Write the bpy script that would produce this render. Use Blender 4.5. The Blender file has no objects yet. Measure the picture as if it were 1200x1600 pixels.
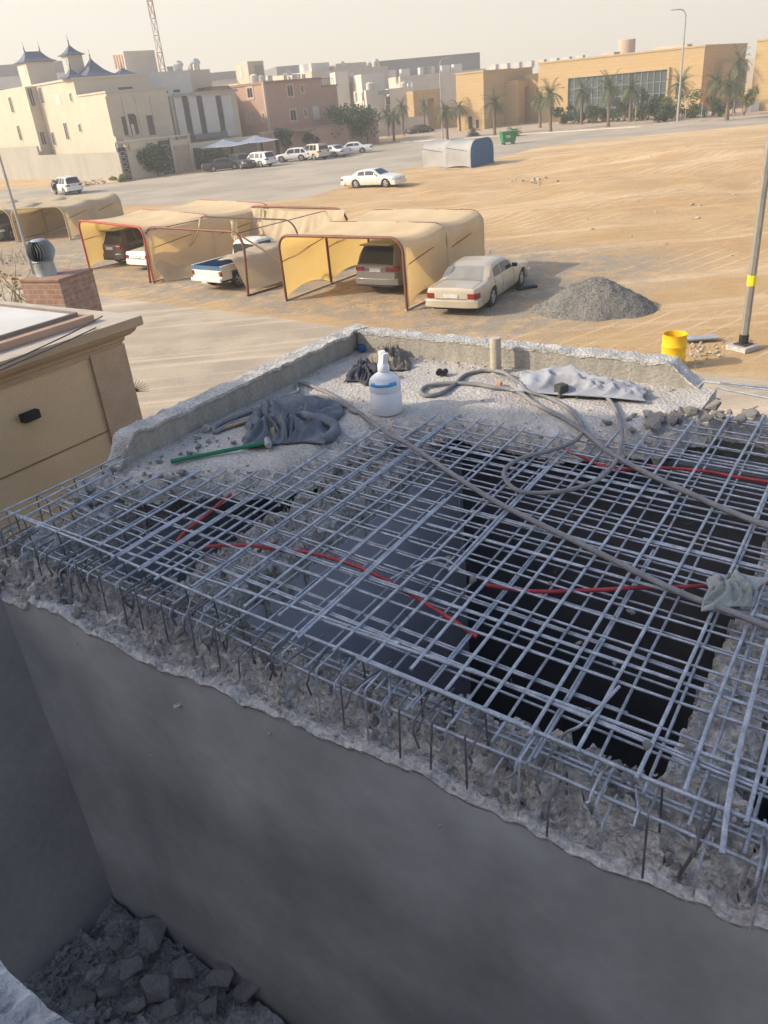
import bpy, bmesh, math, random
from mathutils import Vector, Matrix, noise
V = Vector
R = math.radians
scene = bpy.context.scene
COL = scene.collection
rnd = random.Random(7)

# ------------------------------------------------------------------ camera
F_PX, PITCH, ROLL, CAM_H = 1230.0, R(28.0), R(5.5), 7.0
FWD = V((0, math.cos(PITCH), -math.sin(PITCH)))
UP0 = V((0, math.sin(PITCH), math.cos(PITCH)))
RIGHT = V((1, 0, 0)) * math.cos(ROLL) - UP0 * math.sin(ROLL)
UP = V((1, 0, 0)) * math.sin(ROLL) + UP0 * math.cos(ROLL)
CAM = V((0, 0, CAM_H))
cd = bpy.data.cameras.new('camera'); cam = bpy.data.objects.new('camera', cd); COL.objects.link(cam)
cd.sensor_fit = 'VERTICAL'; cd.sensor_height = 24.0; cd.lens = 24.0 * F_PX / 1600.0
cd.clip_start = 0.05; cd.clip_end = 6000
mm = Matrix((RIGHT, UP, -FWD)).transposed().to_4x4(); mm.translation = CAM
cam.matrix_world = mm
scene.camera = cam

# ------------------------------------------------------------------ light
SUN_EL, SUN_AZ = 30.0, 183.0          # azimuth of the sun, counter-clockwise from +x
sd = V((math.cos(R(SUN_EL)) * math.cos(R(SUN_AZ)), math.cos(R(SUN_EL)) * math.sin(R(SUN_AZ)), math.sin(R(SUN_EL))))
sl = bpy.data.lights.new('sun', 'SUN'); so = bpy.data.objects.new('sun', sl); COL.objects.link(so)
sl.energy = 2.5; sl.angle = R(0.6); sl.color = (1.0, 0.88, 0.70)
so.rotation_euler = sd.to_track_quat('Z', 'Y').to_euler()
so.location = sd * 60
world = bpy.data.worlds.new('World'); scene.world = world; world.use_nodes = True
wn = world.node_tree.nodes; wl = world.node_tree.links
bg = wn['Background']
sky = wn.new('ShaderNodeTexSky'); sky.sky_type = 'NISHITA'; sky.sun_disc = False
sky.sun_elevation = R(SUN_EL); sky.sun_rotation = R(90 - SUN_AZ)
sky.air_density = 1.0; sky.dust_density = 4.0; sky.ozone_density = 1.0; sky.altitude = 600
# dust hanging low over the horizon: the sky pales to cream there
tcw = wn.new('ShaderNodeTexCoord'); sep = wn.new('ShaderNodeSeparateXYZ'); wl.new(tcw.outputs['Generated'], sep.inputs[0])
dr = wn.new('ShaderNodeMapRange'); dr.interpolation_type = 'SMOOTHSTEP'
for i, x in zip((1, 2, 3, 4), (.02, .5, .92, .0)): dr.inputs[i].default_value = x
wl.new(sep.outputs['Z'], dr.inputs[0])
dm = wn.new('ShaderNodeMix'); dm.data_type = 'RGBA'; dm.inputs[7].default_value = (3.45, 3.05, 2.42, 1)
wl.new(dr.outputs[0], dm.inputs[0]); wl.new(sky.outputs[0], dm.inputs[6]); wl.new(dm.outputs[2], bg.inputs['Color'])
bg.inputs['Strength'].default_value = 0.15
scene.view_settings.view_transform = 'Standard'; scene.view_settings.look = 'None'
scene.view_settings.exposure = 1.08; scene.view_settings.gamma = 1.0
scene.cycles.max_bounces = 8; scene.cycles.diffuse_bounces = 4
scene.cycles.volume_bounces = 0

# ------------------------------------------------------------------ pixel <-> place
def ray(px, py):
    return FWD * F_PX + RIGHT * (px - 600) - UP * (py - 800)
def G(px, py, z=0.0):                      # where the line of sight meets the level z
    d = ray(px, py); return CAM + d * ((z - CAM_H) / d.z)
def atY(px, py, y):
    d = ray(px, py); return CAM + d * (y / d.y)
def pix(t, px, py, u=None, v=None, z=None):   # same, in a thing's own axes, on its plane u / v / z
    Mi = Matrix.Translation(t.location) @ Matrix.Rotation(t.rotation_euler.z, 4, 'Z')
    Mi = Mi.inverted(); o = Mi @ CAM; d = Mi.to_3x3() @ ray(px, py)
    k = (u - o.x) / d.x if u is not None else (v - o.y) / d.y if v is not None else (z - o.z) / d.z
    return o + d * k
def fbm(p, s=1.0, o=4):
    return noise.fractal(V(p) * s, 1.0, 2.0, o)

# ------------------------------------------------------------------ meshes
class MB:
    def __init__(self): self.v = []; self.f = []
    def add(self, vs, fs):
        n = len(self.v); self.v += [V(p) for p in vs]; self.f += [tuple(i + n for i in f) for f in fs]; return self
    def bx(self, x0, x1, y0, y1, z0, z1):
        return self.add([(x0, y0, z0), (x1, y0, z0), (x1, y1, z0), (x0, y1, z0), (x0, y0, z1), (x1, y0, z1), (x1, y1, z1), (x0, y1, z1)],
                        [(3, 2, 1, 0), (4, 5, 6, 7), (0, 1, 5, 4), (1, 2, 6, 5), (2, 3, 7, 6), (3, 0, 4, 7)])
    def box(self, c, s, rz=0.0, rx=0.0, ry=0.0):
        M = Matrix.Translation(V(c)) @ Matrix.Rotation(rz, 4, 'Z') @ Matrix.Rotation(ry, 4, 'Y') @ Matrix.Rotation(rx, 4, 'X')
        q = MB().bx(-s[0] / 2, s[0] / 2, -s[1] / 2, s[1] / 2, -s[2] / 2, s[2] / 2)
        return self.add([M @ p for p in q.v], q.f)
    def bar(self, a, b, w, h):               # square bar from a to b
        a, b = V(a), V(b); d = (b - a).normalized()
        s = d.cross(V((0, 0, 1)));  s = V((1, 0, 0)) if s.length < 1e-4 else s.normalized(); t = s.cross(d)
        vs = [p + s * i * w / 2 + t * j * h / 2 for p in (a, b) for i, j in ((-1, -1), (1, -1), (1, 1), (-1, 1))]
        return self.add(vs, [(0, 1, 2, 3), (7, 6, 5, 4), (0, 4, 5, 1), (1, 5, 6, 2), (2, 6, 7, 3), (3, 7, 4, 0)])
    def prism(self, poly, z0, z1):
        n = len(poly)
        a = sum(poly[i][0] * poly[(i + 1) % n][1] - poly[(i + 1) % n][0] * poly[i][1] for i in range(n))
        if a < 0: poly = poly[::-1]
        vs = [(p[0], p[1], z0) for p in poly] + [(p[0], p[1], z1) for p in poly]
        fs = [tuple(range(n - 1, -1, -1)), tuple(range(n, 2 * n))] + [(i, (i + 1) % n, n + (i + 1) % n, n + i) for i in range(n)]
        return self.add(vs, fs)
    def tube(self, path, r, n=6, cap=True):
        path = [V(p) for p in path]; m = len(path)
        rs = r if isinstance(r, (list, tuple)) else [r] * m
        vs = []; fs = []; prev = None
        for i, p in enumerate(path):
            d = (path[min(i + 1, m - 1)] - path[max(i - 1, 0)]).normalized()
            if prev is None:
                s = d.cross(V((0, 0, 1))); s = V((1, 0, 0)) if s.length < 1e-3 else s.normalized()
            else:
                s = prev - d * prev.dot(d); s = s.normalized() if s.length > 1e-6 else d.orthogonal().normalized()
            prev = s; t = s.cross(d)
            for k in range(n):
                a = 2 * math.pi * k / n; vs.append(p + (s * math.cos(a) + t * math.sin(a)) * rs[i])
        for i in range(m - 1):
            for k in range(n):
                k2 = (k + 1) % n; fs.append((i * n + k, (i + 1) * n + k, (i + 1) * n + k2, i * n + k2))
        if cap: fs += [tuple(range(n)), tuple((m - 1) * n + k for k in range(n - 1, -1, -1))]
        return self.add(vs, fs)
    def lathe(self, prof, n=20, o=(0, 0, 0), M=None, rot=0.0):
        vs = []; fs = []; o = V(o)
        for r, z in prof:
            for k in range(n):
                a = 2 * math.pi * k / n + rot; vs.append(V((r * math.cos(a), r * math.sin(a), z)))
        if M is not None: vs = [M @ p for p in vs]
        vs = [p + o for p in vs]
        for i in range(len(prof) - 1):
            for k in range(n):
                k2 = (k + 1) % n; fs.append((i * n + k, i * n + k2, (i + 1) * n + k2, (i + 1) * n + k))
        fs += [tuple(range(n - 1, -1, -1)), tuple((len(prof) - 1) * n + k for k in range(n))]
        return self.add(vs, fs)
    def grid(self, fn, nu, nv, keep=None):
        vs = [fn(i / nu, j / nv) for i in range(nu + 1) for j in range(nv + 1)]
        fs = []
        for i in range(nu):
            for j in range(nv):
                if keep is None or keep((i + .5) / nu, (j + .5) / nv):
                    a = i * (nv + 1) + j; fs.append((a, a + nv + 1, a + nv + 2, a + 1))
        return self.add(vs, fs)
    def chunk(self, c, s, rg, n=11, flat=0.6):
        q = hull_pts(rg, n, flat); rz = Matrix.Rotation(rg.uniform(0, 6.28), 3, 'Z')
        return self.add([V(c) + rz @ (p * s) for p in q[0]], q[1])
    def build(self, name, mat, parent=None, smooth=0, loc=None, bevel=0.0):
        me = bpy.data.meshes.new(name); me.from_pydata([tuple(p) for p in self.v], [], self.f); me.update()
        if smooth:
            me.polygons.foreach_set('use_smooth', [True] * len(me.polygons))
            if smooth < 180: me.set_sharp_from_angle(angle=R(smooth))
        me.materials.append(mat)
        o = bpy.data.objects.new(name, me); COL.objects.link(o)
        if parent is not None: o.parent = parent
        if loc is not None: o.location = loc
        if bevel:
            b = o.modifiers.new('bevel', 'BEVEL'); b.width = bevel; b.segments = 2; b.limit_method = 'ANGLE'
        return o
def hull_pts(rg, n, flat):
    bm = bmesh.new()
    for _ in range(n):
        p = V((rg.gauss(0, 1), rg.gauss(0, 1), rg.gauss(0, 1))).normalized() * rg.uniform(.75, 1)
        bm.verts.new((p.x * rg.uniform(.8, 1.1), p.y * .8, p.z * flat))
    r = bmesh.ops.convex_hull(bm, input=bm.verts)
    junk = [g for g in set(r['geom_interior'] + r['geom_unused']) if isinstance(g, bmesh.types.BMVert)]
    if junk: bmesh.ops.delete(bm, geom=junk, context='VERTS')
    bm.verts.index_update()
    out = ([v.co.copy() for v in bm.verts], [tuple(v.index for v in f.verts) for f in bm.faces]); bm.free(); return out

def tag(o, label=None, cat=None, group=None, kind=None):
    if label: o['label'] = label
    if cat: o['category'] = cat
    if group: o['group'] = group
    if kind: o['kind'] = kind
    return o
def thing(name, label, cat, loc=(0, 0, 0), az=0.0, group=None):
    o = bpy.data.objects.new(name, None); COL.objects.link(o); o.empty_display_size = .3
    o.location = loc; o.rotation_euler = (0, 0, R(az)); return tag(o, label, cat, group)
def dup(o, loc=None, az=None, scale=None, label=None, group=None, parent=None):
    c = o.copy(); COL.objects.link(c)
    if parent is not None: c.parent = parent
    for ch in list(o.children): dup(ch, parent=c)
    if loc is not None: c.location = loc
    if az is not None: c.rotation_euler = (0, 0, R(az))
    if scale is not None: c.scale = (scale,) * 3 if not isinstance(scale, tuple) else scale
    if label: c['label'] = label
    if group: c['group'] = group
    return c
def smoothpath(pts, n=6):                     # Catmull-Rom through the points
    pts = [V(p) for p in pts]; out = []
    for i in range(len(pts) - 1):
        p0, p1, p2, p3 = pts[max(i - 1, 0)], pts[i], pts[i + 1], pts[min(i + 2, len(pts) - 1)]
        for k in range(n):
            t = k / n
            out.append(.5 * (2 * p1 + (p2 - p0) * t + (2 * p0 - 5 * p1 + 4 * p2 - p3) * t * t + (3 * p1 - p0 - 3 * p2 + p3) * t ** 3))
    out.append(pts[-1]); return out
def lerp_tab(tab, x):
    if x <= tab[0][0]: return tab[0][1]
    for (x0, y0), (x1, y1) in zip(tab, tab[1:]):
        if x <= x1:
            t = (x - x0) / (x1 - x0); return y0 + (y1 - y0) * t
    return tab[-1][1]

# ------------------------------------------------------------------ materials
_m = {}
def mat(name, c, c2=None, scale=3.0, rough=.85, metal=0.0, bump=0.0, bscale=60.0, spec=.3, contrast=.35, fine=.12, coat=0.0, trans=None, stretch=None, emit=None):
    if name in _m: return _m[name]
    m = bpy.data.materials.new(name); m.use_nodes = True; n = m.node_tree.nodes; l = m.node_tree.links
    b = n['Principled BSDF']; out = n['Material Output']
    b.inputs['Roughness'].default_value = rough; b.inputs['Metallic'].default_value = metal
    b.inputs['Specular IOR Level'].default_value = spec; b.inputs['Coat Weight'].default_value = coat
    c2 = c2 or tuple(x * .78 for x in c)
    tc = n.new('ShaderNodeTexCoord'); src = tc.outputs['Object']
    if stretch:
        mp = n.new('ShaderNodeMapping'); mp.inputs['Scale'].default_value = stretch; l.new(src, mp.inputs[0]); src = mp.outputs[0]
    n1 = n.new('ShaderNodeTexNoise'); n1.inputs['Scale'].default_value = scale; n1.inputs['Detail'].default_value = 5; l.new(src, n1.inputs['Vector'])
    mr = n.new('ShaderNodeMapRange'); mr.inputs[1].default_value = .5 - contrast / 2; mr.inputs[2].default_value = .5 + contrast / 2
    l.new(n1.outputs['Fac'], mr.inputs[0])
    mx = n.new('ShaderNodeMix'); mx.data_type = 'RGBA'; mx.inputs[6].default_value = (*c, 1); mx.inputs[7].default_value = (*c2, 1)
    l.new(mr.outputs[0], mx.inputs[0]); col = mx.outputs[2]
    n2 = n.new('ShaderNodeTexNoise'); n2.inputs['Scale'].default_value = bscale; n2.inputs['Detail'].default_value = 4; l.new(tc.outputs['Object'], n2.inputs['Vector'])
    if fine:
        f = n.new('ShaderNodeMapRange'); f.inputs[1].default_value = .3; f.inputs[2].default_value = .7; f.inputs[3].default_value = 1 - fine; f.inputs[4].default_value = 1 + fine
        l.new(n2.outputs['Fac'], f.inputs[0])
        vm = n.new('ShaderNodeVectorMath'); vm.operation = 'SCALE'; l.new(col, vm.inputs[0]); l.new(f.outputs[0], vm.inputs['Scale']); col = vm.outputs[0]
    l.new(col, b.inputs['Base Color'])
    if bump:
        bp = n.new('ShaderNodeBump'); bp.inputs['Strength'].default_value = bump; bp.inputs['Distance'].default_value = .6 / bscale * 2
        l.new(n2.outputs['Fac'], bp.inputs['Height']); l.new(bp.outputs[0], b.inputs['Normal'])
    if trans:
        tr = n.new('ShaderNodeBsdfTranslucent'); tr.inputs['Color'].default_value = (*trans[1], 1)
        ms = n.new('ShaderNodeMixShader'); ms.inputs[0].default_value = trans[0]
        l.new(b.outputs[0], ms.inputs[1]); l.new(tr.outputs[0], ms.inputs[2]); l.new(ms.outputs[0], out.inputs['Surface'])
    if emit: b.inputs['Emission Color'].default_value = (*emit[1], 1); b.inputs['Emission Strength'].default_value = emit[0]
    m['col'] = col.node.name
    _m[name] = m; return m
# ------------------------------------------------------------------ ground, roads
WD, ND = V((-.757, .653)), V((.653, .757))      # along / across the row of car canopies
def clamp(x, a=0.0, b=1.0): return max(a, min(b, x))
def sstep(x, a, b):
    t = clamp((x - a) / (b - a)); return t * t * (3 - 2 * t)
lowpx = [(-500, 365), (-150, 345), (0, 327), (200, 322), (380, 318), (480, 310), (560, 284), (655, 258), (780, 246), (850, 228), (1000, 212), (1200, 193), (1500, 163)]
uppx = [(1500, 150), (1200, 181), (1000, 199), (830, 210), (700, 219), (620, 224), (560, 230), (480, 243), (420, 252), (330, 268), (190, 286), (0, 296), (-150, 300), (-500, 312)]
low = [G(*p) for p in lowpx]; upp = [G(*p) for p in uppx]
lowtab = sorted((p.x, p.y) for p in low)
mounds = [(G(1010, 300), 9, .5), (G(1100, 240), 12, .9), (G(900, 250), 8, .35), (G(860, 330), 6, .25), (G(1150, 400), 5, .3), (G(700, 300), 5, .15)]
def gz(x, y):
    n = x * ND.x + y * ND.y
    k = sstep(n, 33, 44) * sstep(lerp_tab(lowtab, x) - y, 1, 12) * (1 if y < 112 else 0)
    if k <= 0: return 0.0
    z = (fbm((x, y, 0), .22, 4)) * .16 + fbm((x, y, 4), 1.1, 3) * .035 - .05
    for c, r, h in mounds:
        d = ((x - c.x) ** 2 + (y - c.y) ** 2) / r / r
        if d < 4: z += h * math.exp(-d * 2)
    return z * k
def axis(a, b, st, lo, hi):
    xs = [a + st * i for i in range(int((b - a) / st) + 1)]
    s = st; x = xs[0]; left = []
    while x > lo: s *= 1.5; x -= s; left.append(x)
    s = st; x = xs[-1]; right = []
    while x < hi: s *= 1.5; x += s; right.append(x)
    return left[::-1] + xs + right
gx, gy = axis(-38, 56, .5, -1500, 1500), axis(16, 112, .5, -300, 2500)
g = MB(); nx, ny = len(gx), len(gy)
g.add([(x, y, gz(x, y)) for x in gx for y in gy], [(i * ny + j, (i + 1) * ny + j, (i + 1) * ny + j + 1, i * ny + j + 1) for i in range(nx - 1) for j in range(ny - 1)])
def nd(n, t, **k):
    x = n.new(t)
    for a, b in k.items(): setattr(x, a, b)
    return x
def ground_mat(name, kind):
    m = bpy.data.materials.new(name); m.use_nodes = True; n = m.node_tree.nodes; l = m.node_tree.links; b = n['Principled BSDF']
    b.inputs['Roughness'].default_value = .95; b.inputs['Specular IOR Level'].default_value = .1
    tc = n.new('ShaderNodeTexCoord'); src = tc.outputs['Object']
    def noi(scale, det=6, rot=0, st=(1, 1, 1), rough=.6, dist=0.0):
        mp = n.new('ShaderNodeMapping'); mp.inputs['Rotation'].default_value = (0, 0, rot); mp.inputs['Scale'].default_value = st; l.new(src, mp.inputs[0])
        t = n.new('ShaderNodeTexNoise'); t.inputs['Scale'].default_value = scale; t.inputs['Detail'].default_value = det; t.inputs['Roughness'].default_value = rough
        t.inputs['Distortion'].default_value = dist
        l.new(mp.outputs[0], t.inputs['Vector']); return t.outputs['Fac']
    def rng(s, a, b_, c=0, d=1):
        r = n.new('ShaderNodeMapRange'); r.interpolation_type = 'SMOOTHSTEP'
        for i, x in zip((1, 2, 3, 4), (a, b_, c, d)): r.inputs[i].default_value = x
        l.new(s, r.inputs[0]); return r.outputs[0]
    def mix(f, a, b_):
        x = n.new('ShaderNodeMix'); x.data_type = 'RGBA'
        l.new(f, x.inputs[0])
        for i, c in ((6, a), (7, b_)):
            if isinstance(c, tuple): x.inputs[i].default_value = (*c, 1)
            else: l.new(c, x.inputs[i])
        return x.outputs[2]
    def mth(op, a, b_):
        x = n.new('ShaderNodeMath'); x.operation = op; 
        for i, c in enumerate((a, b_)):
            if isinstance(c, (int, float)): x.inputs[i].default_value = c
            else: l.new(c, x.inputs[i])
        return x.outputs[0]
    def proj(dx, dy, off=0.0):
        d = n.new('ShaderNodeVectorMath'); d.operation = 'DOT_PRODUCT'; l.new(src, d.inputs[0]); d.inputs[1].default_value = (dx, dy, 0)
        return mth('ADD', d.outputs['Value'], off)
    if kind == 'sand':
        SA, SB, PALE, GRV = (.52, .335, .165), (.575, .39, .205), (.67, .50, .305), (.42, .355, .275)
        c = mix(rng(noi(.25, 5), .35, .65), SA, SB)
        c = mix(rng(noi(.22, 7, R(-52), (.12, 1.5, 1), .7, .6), .485, .65), c, PALE)
        c = mix(rng(noi(.5, 7, R(-25), (.16, 1.8, 1), .7, .4), .56, .70), c, PALE)
        c = mix(rng(noi(1.7, 8, 0, (1, 1, 1), .75), .56, .74), c, (.40, .275, .155))
        for ang, sc, lo in ((-38, .42, .975),):
            mp = n.new('ShaderNodeMapping'); mp.inputs['Rotation'].default_value = (0, 0, R(ang)); l.new(src, mp.inputs[0])
            wv = n.new('ShaderNodeTexWave'); wv.bands_direction = 'Y'; wv.inputs['Scale'].default_value = sc; wv.inputs['Distortion'].default_value = 9; wv.inputs['Detail'].default_value = 1.5; wv.inputs['Detail Scale'].default_value = .12
            l.new(mp.outputs[0], wv.inputs['Vector'])
            c = mix(mth('MULTIPLY', rng(wv.outputs['Fac'], lo - .05, lo), rng(noi(.16, 4, R(ang)), .45, .6, 0, .75)), c, (.70, .56, .385))
        nn = proj(ND.x, ND.y); jit = mth('MULTIPLY', mth('SUBTRACT', noi(.45, 6), .5), 5.0); nn = mth('ADD', nn, jit)
        ww = mth('ADD', proj(WD.x, WD.y), jit)
        band = mth('MULTIPLY', rng(nn, 19.6, 21.6), rng(nn, 37, 31))
        band = mth('MULTIPLY', band, rng(ww, 9.0, 13.5))
        band = mth('MULTIPLY', band, rng(noi(1.1, 8, 0, (1, 1, 1), .75), .36, .58))
        c = mix(band, c, GRV)
        peb = n.new('ShaderNodeTexVoronoi'); peb.inputs['Scale'].default_value = 13; l.new(src, peb.inputs['Vector'])
        c = mix(mth('MULTIPLY', band, rng(peb.outputs['Distance'], .25, .6, 0, .45)), c, (.20, .175, .14))
        grit = n.new('ShaderNodeTexVoronoi'); grit.inputs['Scale'].default_value = 2.6; l.new(src, grit.inputs['Vector'])
        c = mix(mth('MULTIPLY', rng(grit.outputs['Distance'], .13, .07), rng(noi(.6, 3), .52, .62)), c, (.25, .19, .13))
        h = mth('ADD', mth('MULTIPLY', noi(3.2, 9, R(-50), (.6, 1.2, 1), .8), .9), mth('MULTIPLY', noi(1.0, 6, R(-30), (.3, 1.3, 1), .7), .9)); dist = .22
    elif kind == 'road':
        c = mix(rng(noi(.12, 6), .38, .62), (.43, .365, .28), (.33, .285, .22))
        c = mix(rng(noi(.35, 7, R(-42), (.15, 2.2, 1), .7), .5, .72), c, (.44, .36, .26))
        h = noi(9, 6); dist = .02
    else:
        c = mix(rng(noi(.35, 6), .38, .62), (.46, .375, .275), (.36, .30, .225))
        c = mix(rng(noi(.6, 8, R(41), (.10, 2.6, 1), .7), .48, .66), c, (.56, .46, .335))
        c = mix(rng(noi(1.4, 8, R(41), (.05, 2.0, 1), .7), .60, .75), c, (.30, .25, .19))
        h = noi(7, 8, R(41), (.5, 1.5, 1), .75); dist = .03
    f = rng(noi(24, 5), .3, .7, .84, 1.14)
    vm = n.new('ShaderNodeVectorMath'); vm.operation = 'SCALE'; l.new(c, vm.inputs[0]); l.new(f, vm.inputs['Scale'])
    l.new(vm.outputs[0], b.inputs['Base Color'])
    bp = n.new('ShaderNodeBump'); bp.inputs['Strength'].default_value = .8; bp.inputs['Distance'].default_value = dist; l.new(h, bp.inputs['Height']); l.new(bp.outputs[0], b.inputs['Normal'])
    return m
M_SAND = ground_mat('sand', 'sand'); M_ROAD = ground_mat('dusty_asphalt', 'road'); M_STREET = ground_mat('packed_street', 'street')
tag(g.build('ground', M_SAND, smooth=180), kind='structure')
q = MB(); q.add([V((p.x, p.y, .006)) for p in low + upp], [tuple(range(len(low) + len(upp)))]); tag(q.build('road', M_ROAD), kind='structure')
e0 = V((-.9, 27.0)); sdir = V((.757, -.653)); sn = V((-.653, -.757))
q = MB()
edge = [e0 + sdir * (-70 + 2.5 * i) + sn * (.35 * fbm((i, 0, 0), .7)) for i in range(48)]
q.add([V((p.x, p.y, .006)) for p in edge] + [V((*(e0 + sdir * 50 + sn * 12), .006)), V((*(e0 + sdir * -70 + sn * 12), .006))], [tuple(range(50))])
tag(q.build('street', M_STREET), kind='structure')
# paved pedestrian strip with a pale kerb on the far side of the road
M_KERB = mat('kerb_paint', (.62, .58, .5), (.5, .46, .4), 2)
M_PAVE = mat('pinkish_paving', (.47, .36, .25), (.40, .31, .22), .8)
kp = [G(*p) for p in [(1600, 143), (1200, 180.5), (1000, 198.5), (830, 209.5), (700, 218.5), (625, 223)]]
q = MB(); a = []; b_ = []
for p in kp: a.append(V((p.x, p.y, .13))); b_.append(p + V((.05, .4, 0)) + V((0, 0, .13)))
n_ = len(kp)
q.add([V((p.x, p.y, 0)) for p in kp] + a + b_, [(i, i + 1, n_ + i + 1, n_ + i) for i in range(n_ - 1)] + [(n_ + i, n_ + i + 1, 2 * n_ + i + 1, 2 * n_ + i) for i in range(n_ - 1)])
tag(q.build('kerb', M_KERB), kind='structure')
q = MB(); q.add([p + V((.05, .4, 0)) + V((0, 0, .126)) for p in kp] + [p + V((8, 60, .126)) for p in kp[::-1]], [tuple(range(2 * n_))])
tag(q.build('pavement', M_PAVE), kind='structure')
# air
hm = bpy.data.materials.new('dusty_air'); hm.use_nodes = True; hn = hm.node_tree.nodes; hn.remove(hn['Principled BSDF'])
pv = hn.new('ShaderNodeVolumePrincipled'); pv.inputs['Color'].default_value = (.92, .90, .86, 1); pv.inputs['Density'].default_value = .0014; pv.inputs['Anisotropy'].default_value = .2
hm.node_tree.links.new(pv.outputs[0], hn['Material Output'].inputs['Volume'])
tag(MB().bx(-260, 330, -40, 520, -3, 50).build('haze', hm), kind='stuff')

# ------------------------------------------------------------------ the building being broken up
M_CONC = mat('dusty_concrete', (.53, .485, .43), (.385, .35, .31), 2.2, bump=.8, bscale=38, fine=.2)
M_BROK = mat('broken_concrete', (.62, .58, .53), (.39, .36, .33), 14, bump=1.0, bscale=30, fine=.3)
M_PARA = mat('parapet_concrete', (.37, .34, .285), (.28, .26, .215), 2.2, bump=.35, bscale=35, fine=.12, stretch=(4, 4, .8))
M_PTOP = mat('chipped_top_concrete', (.56, .53, .48), (.38, .36, .33), 7, bump=1.0, bscale=40, fine=.25)
M_PLAS = mat('grey_cement_plaster', (.58, .58, .56), (.345, .345, .335), 1.0, rough=.75, bump=.06, bscale=10, fine=.05, contrast=.34)
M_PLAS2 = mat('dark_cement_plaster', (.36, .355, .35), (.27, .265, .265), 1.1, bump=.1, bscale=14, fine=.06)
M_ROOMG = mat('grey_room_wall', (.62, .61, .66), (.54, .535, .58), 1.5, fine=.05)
M_ROOMD = mat('dark_room_wall', (.12, .115, .12), (.085, .082, .086), 1.5, fine=.1)  # dark albedo stands in for the shade inside the rooms
BL = thing('concrete_building', 'grey concrete house whose roof slab is broken open down to its reinforcing bars', 'building', (-2.57, 4.76, 0), -36.4)
def L(px, py, z): return pix(BL, px, py, z=z)
def inpoly(poly, x, y):
    c = False; j = len(poly) - 1
    for i in range(len(poly)):
        xi, yi = poly[i]; xj, yj = poly[j]
        if (yi > y) != (yj > y) and x < (xj - xi) * (y - yi) / (yj - yi) + xi: c = not c
        j = i
    return c
def segd(poly, x, y):
    best = 9
    for (x0, y0), (x1, y1) in zip(poly, poly[1:]):
        dx, dy = x1 - x0, y1 - y0; t = clamp(((x - x0) * dx + (y - y0) * dy) / (dx * dx + dy * dy + 1e-9))
        best = min(best, math.hypot(x - x0 - dx * t, y - y0 - dy * t))
    return best
def hf(name, m, parent, inside, ztop, zbot, x0, x1, y0, y1, st, jit=.3, smooth=40):
    nx, ny = int((x1 - x0) / st), int((y1 - y0) / st); mb = MB(); top = {}; bot = {}
    cells = {(i, j) for i in range(nx) for j in range(ny) if inside(x0 + (i + .5) * st, y0 + (j + .5) * st)}
    def vt(d, i, j, tp):
        if (i, j) not in d:
            x = x0 + i * st + jit * st * noise.noise(V((i * 3.1, j * 2.7, 0))); y = y0 + j * st + jit * st * noise.noise(V((i * 2.3, j * 3.9, 5)))
            d[(i, j)] = len(mb.v); mb.v.append(V((x, y, ztop(x, y) if tp else (zbot(x, y) if callable(zbot) else zbot))))
        return d[(i, j)]
    for i, j in cells:
        mb.f.append((vt(top, i, j, 1), vt(top, i + 1, j, 1), vt(top, i + 1, j + 1, 1), vt(top, i, j + 1, 1)))
        mb.f.append((vt(bot, i, j, 0), vt(bot, i, j + 1, 0), vt(bot, i + 1, j + 1, 0), vt(bot, i + 1, j, 0)))
        for di, dj, p, q in ((-1, 0, (i, j + 1), (i, j)), (1, 0, (i + 1, j), (i + 1, j + 1)), (0, -1, (i, j), (i + 1, j)), (0, 1, (i + 1, j + 1), (i, j + 1))):
            if (i + di, j + dj) not in cells:
                mb.f.append((vt(top, *p, 1), vt(bot, *p, 0), vt(bot, *q, 0), vt(top, *q, 1)))
    return mb.build(name, m, parent, smooth=smooth)
ZS = 4.40
hole_px = [(60, 790), (110, 768), (150, 752), (200, 762), (262, 755), (330, 750), (420, 752), (470, 737), (520, 716), (560, 694), (620, 674), (680, 662), (720, 664), (780, 675), (860, 694), (930, 692), (985, 690), (1040, 688), (1090, 668), (1130, 662), (1250, 668), (1500, 700)]
hole = [(p.x, p.y) for p in (L(x, y, ZS) for x, y in hole_px)]
hole = [(hole[0][0] - .5, hole[0][1])] + hole
slabpoly = hole + [(9, 4.85), (-.5, 4.85), (-.62, 1.2)]
parA = -.47; parB = 4.78                    # inner faces of the left and the back parapet
def slab_in(x, y):
    x2 = x + .07 * noise.noise(V((x * 5, y * 5, 1))) + .03 * noise.noise(V((x * 16, y * 16, 1))); y2 = y + .08 * noise.noise(V((x * 5, y * 5, 9))) + .04 * noise.noise(V((x * 16, y * 16, 3)))
    return -.66 < x < 6.5 and y < 4.95 and inpoly(slabpoly, x2, y2) and not (x > 3.45 and y > 4.3 + .2 * noise.noise(V((x * 3, 0, 0))) + (x - 3.45) * .1)
def rub(x, y, k=1.0):
    return k * (.045 * noise.ridged_multi_fractal(V((x * 5, y * 5, 2)), 1, 2, 4, 1, 2) - .05 + .05 * noise.noise(V((x * 11, y * 11, 7))))
def frac(x, y, k=1.0):                       # sharp broken facets
    wx, wy = x * 9 + 1.6 * noise.noise(V((x * 6, y * 6, 1))), y * 9 + 1.6 * noise.noise(V((x * 6, y * 6, 8)))
    return k * (.05 * (noise.cell(V((wx, wy, 3.5))) - .5) + .03 * (noise.cell(V((wx * 2.3, wy * 2.3, 9.5))) - .5))
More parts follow.
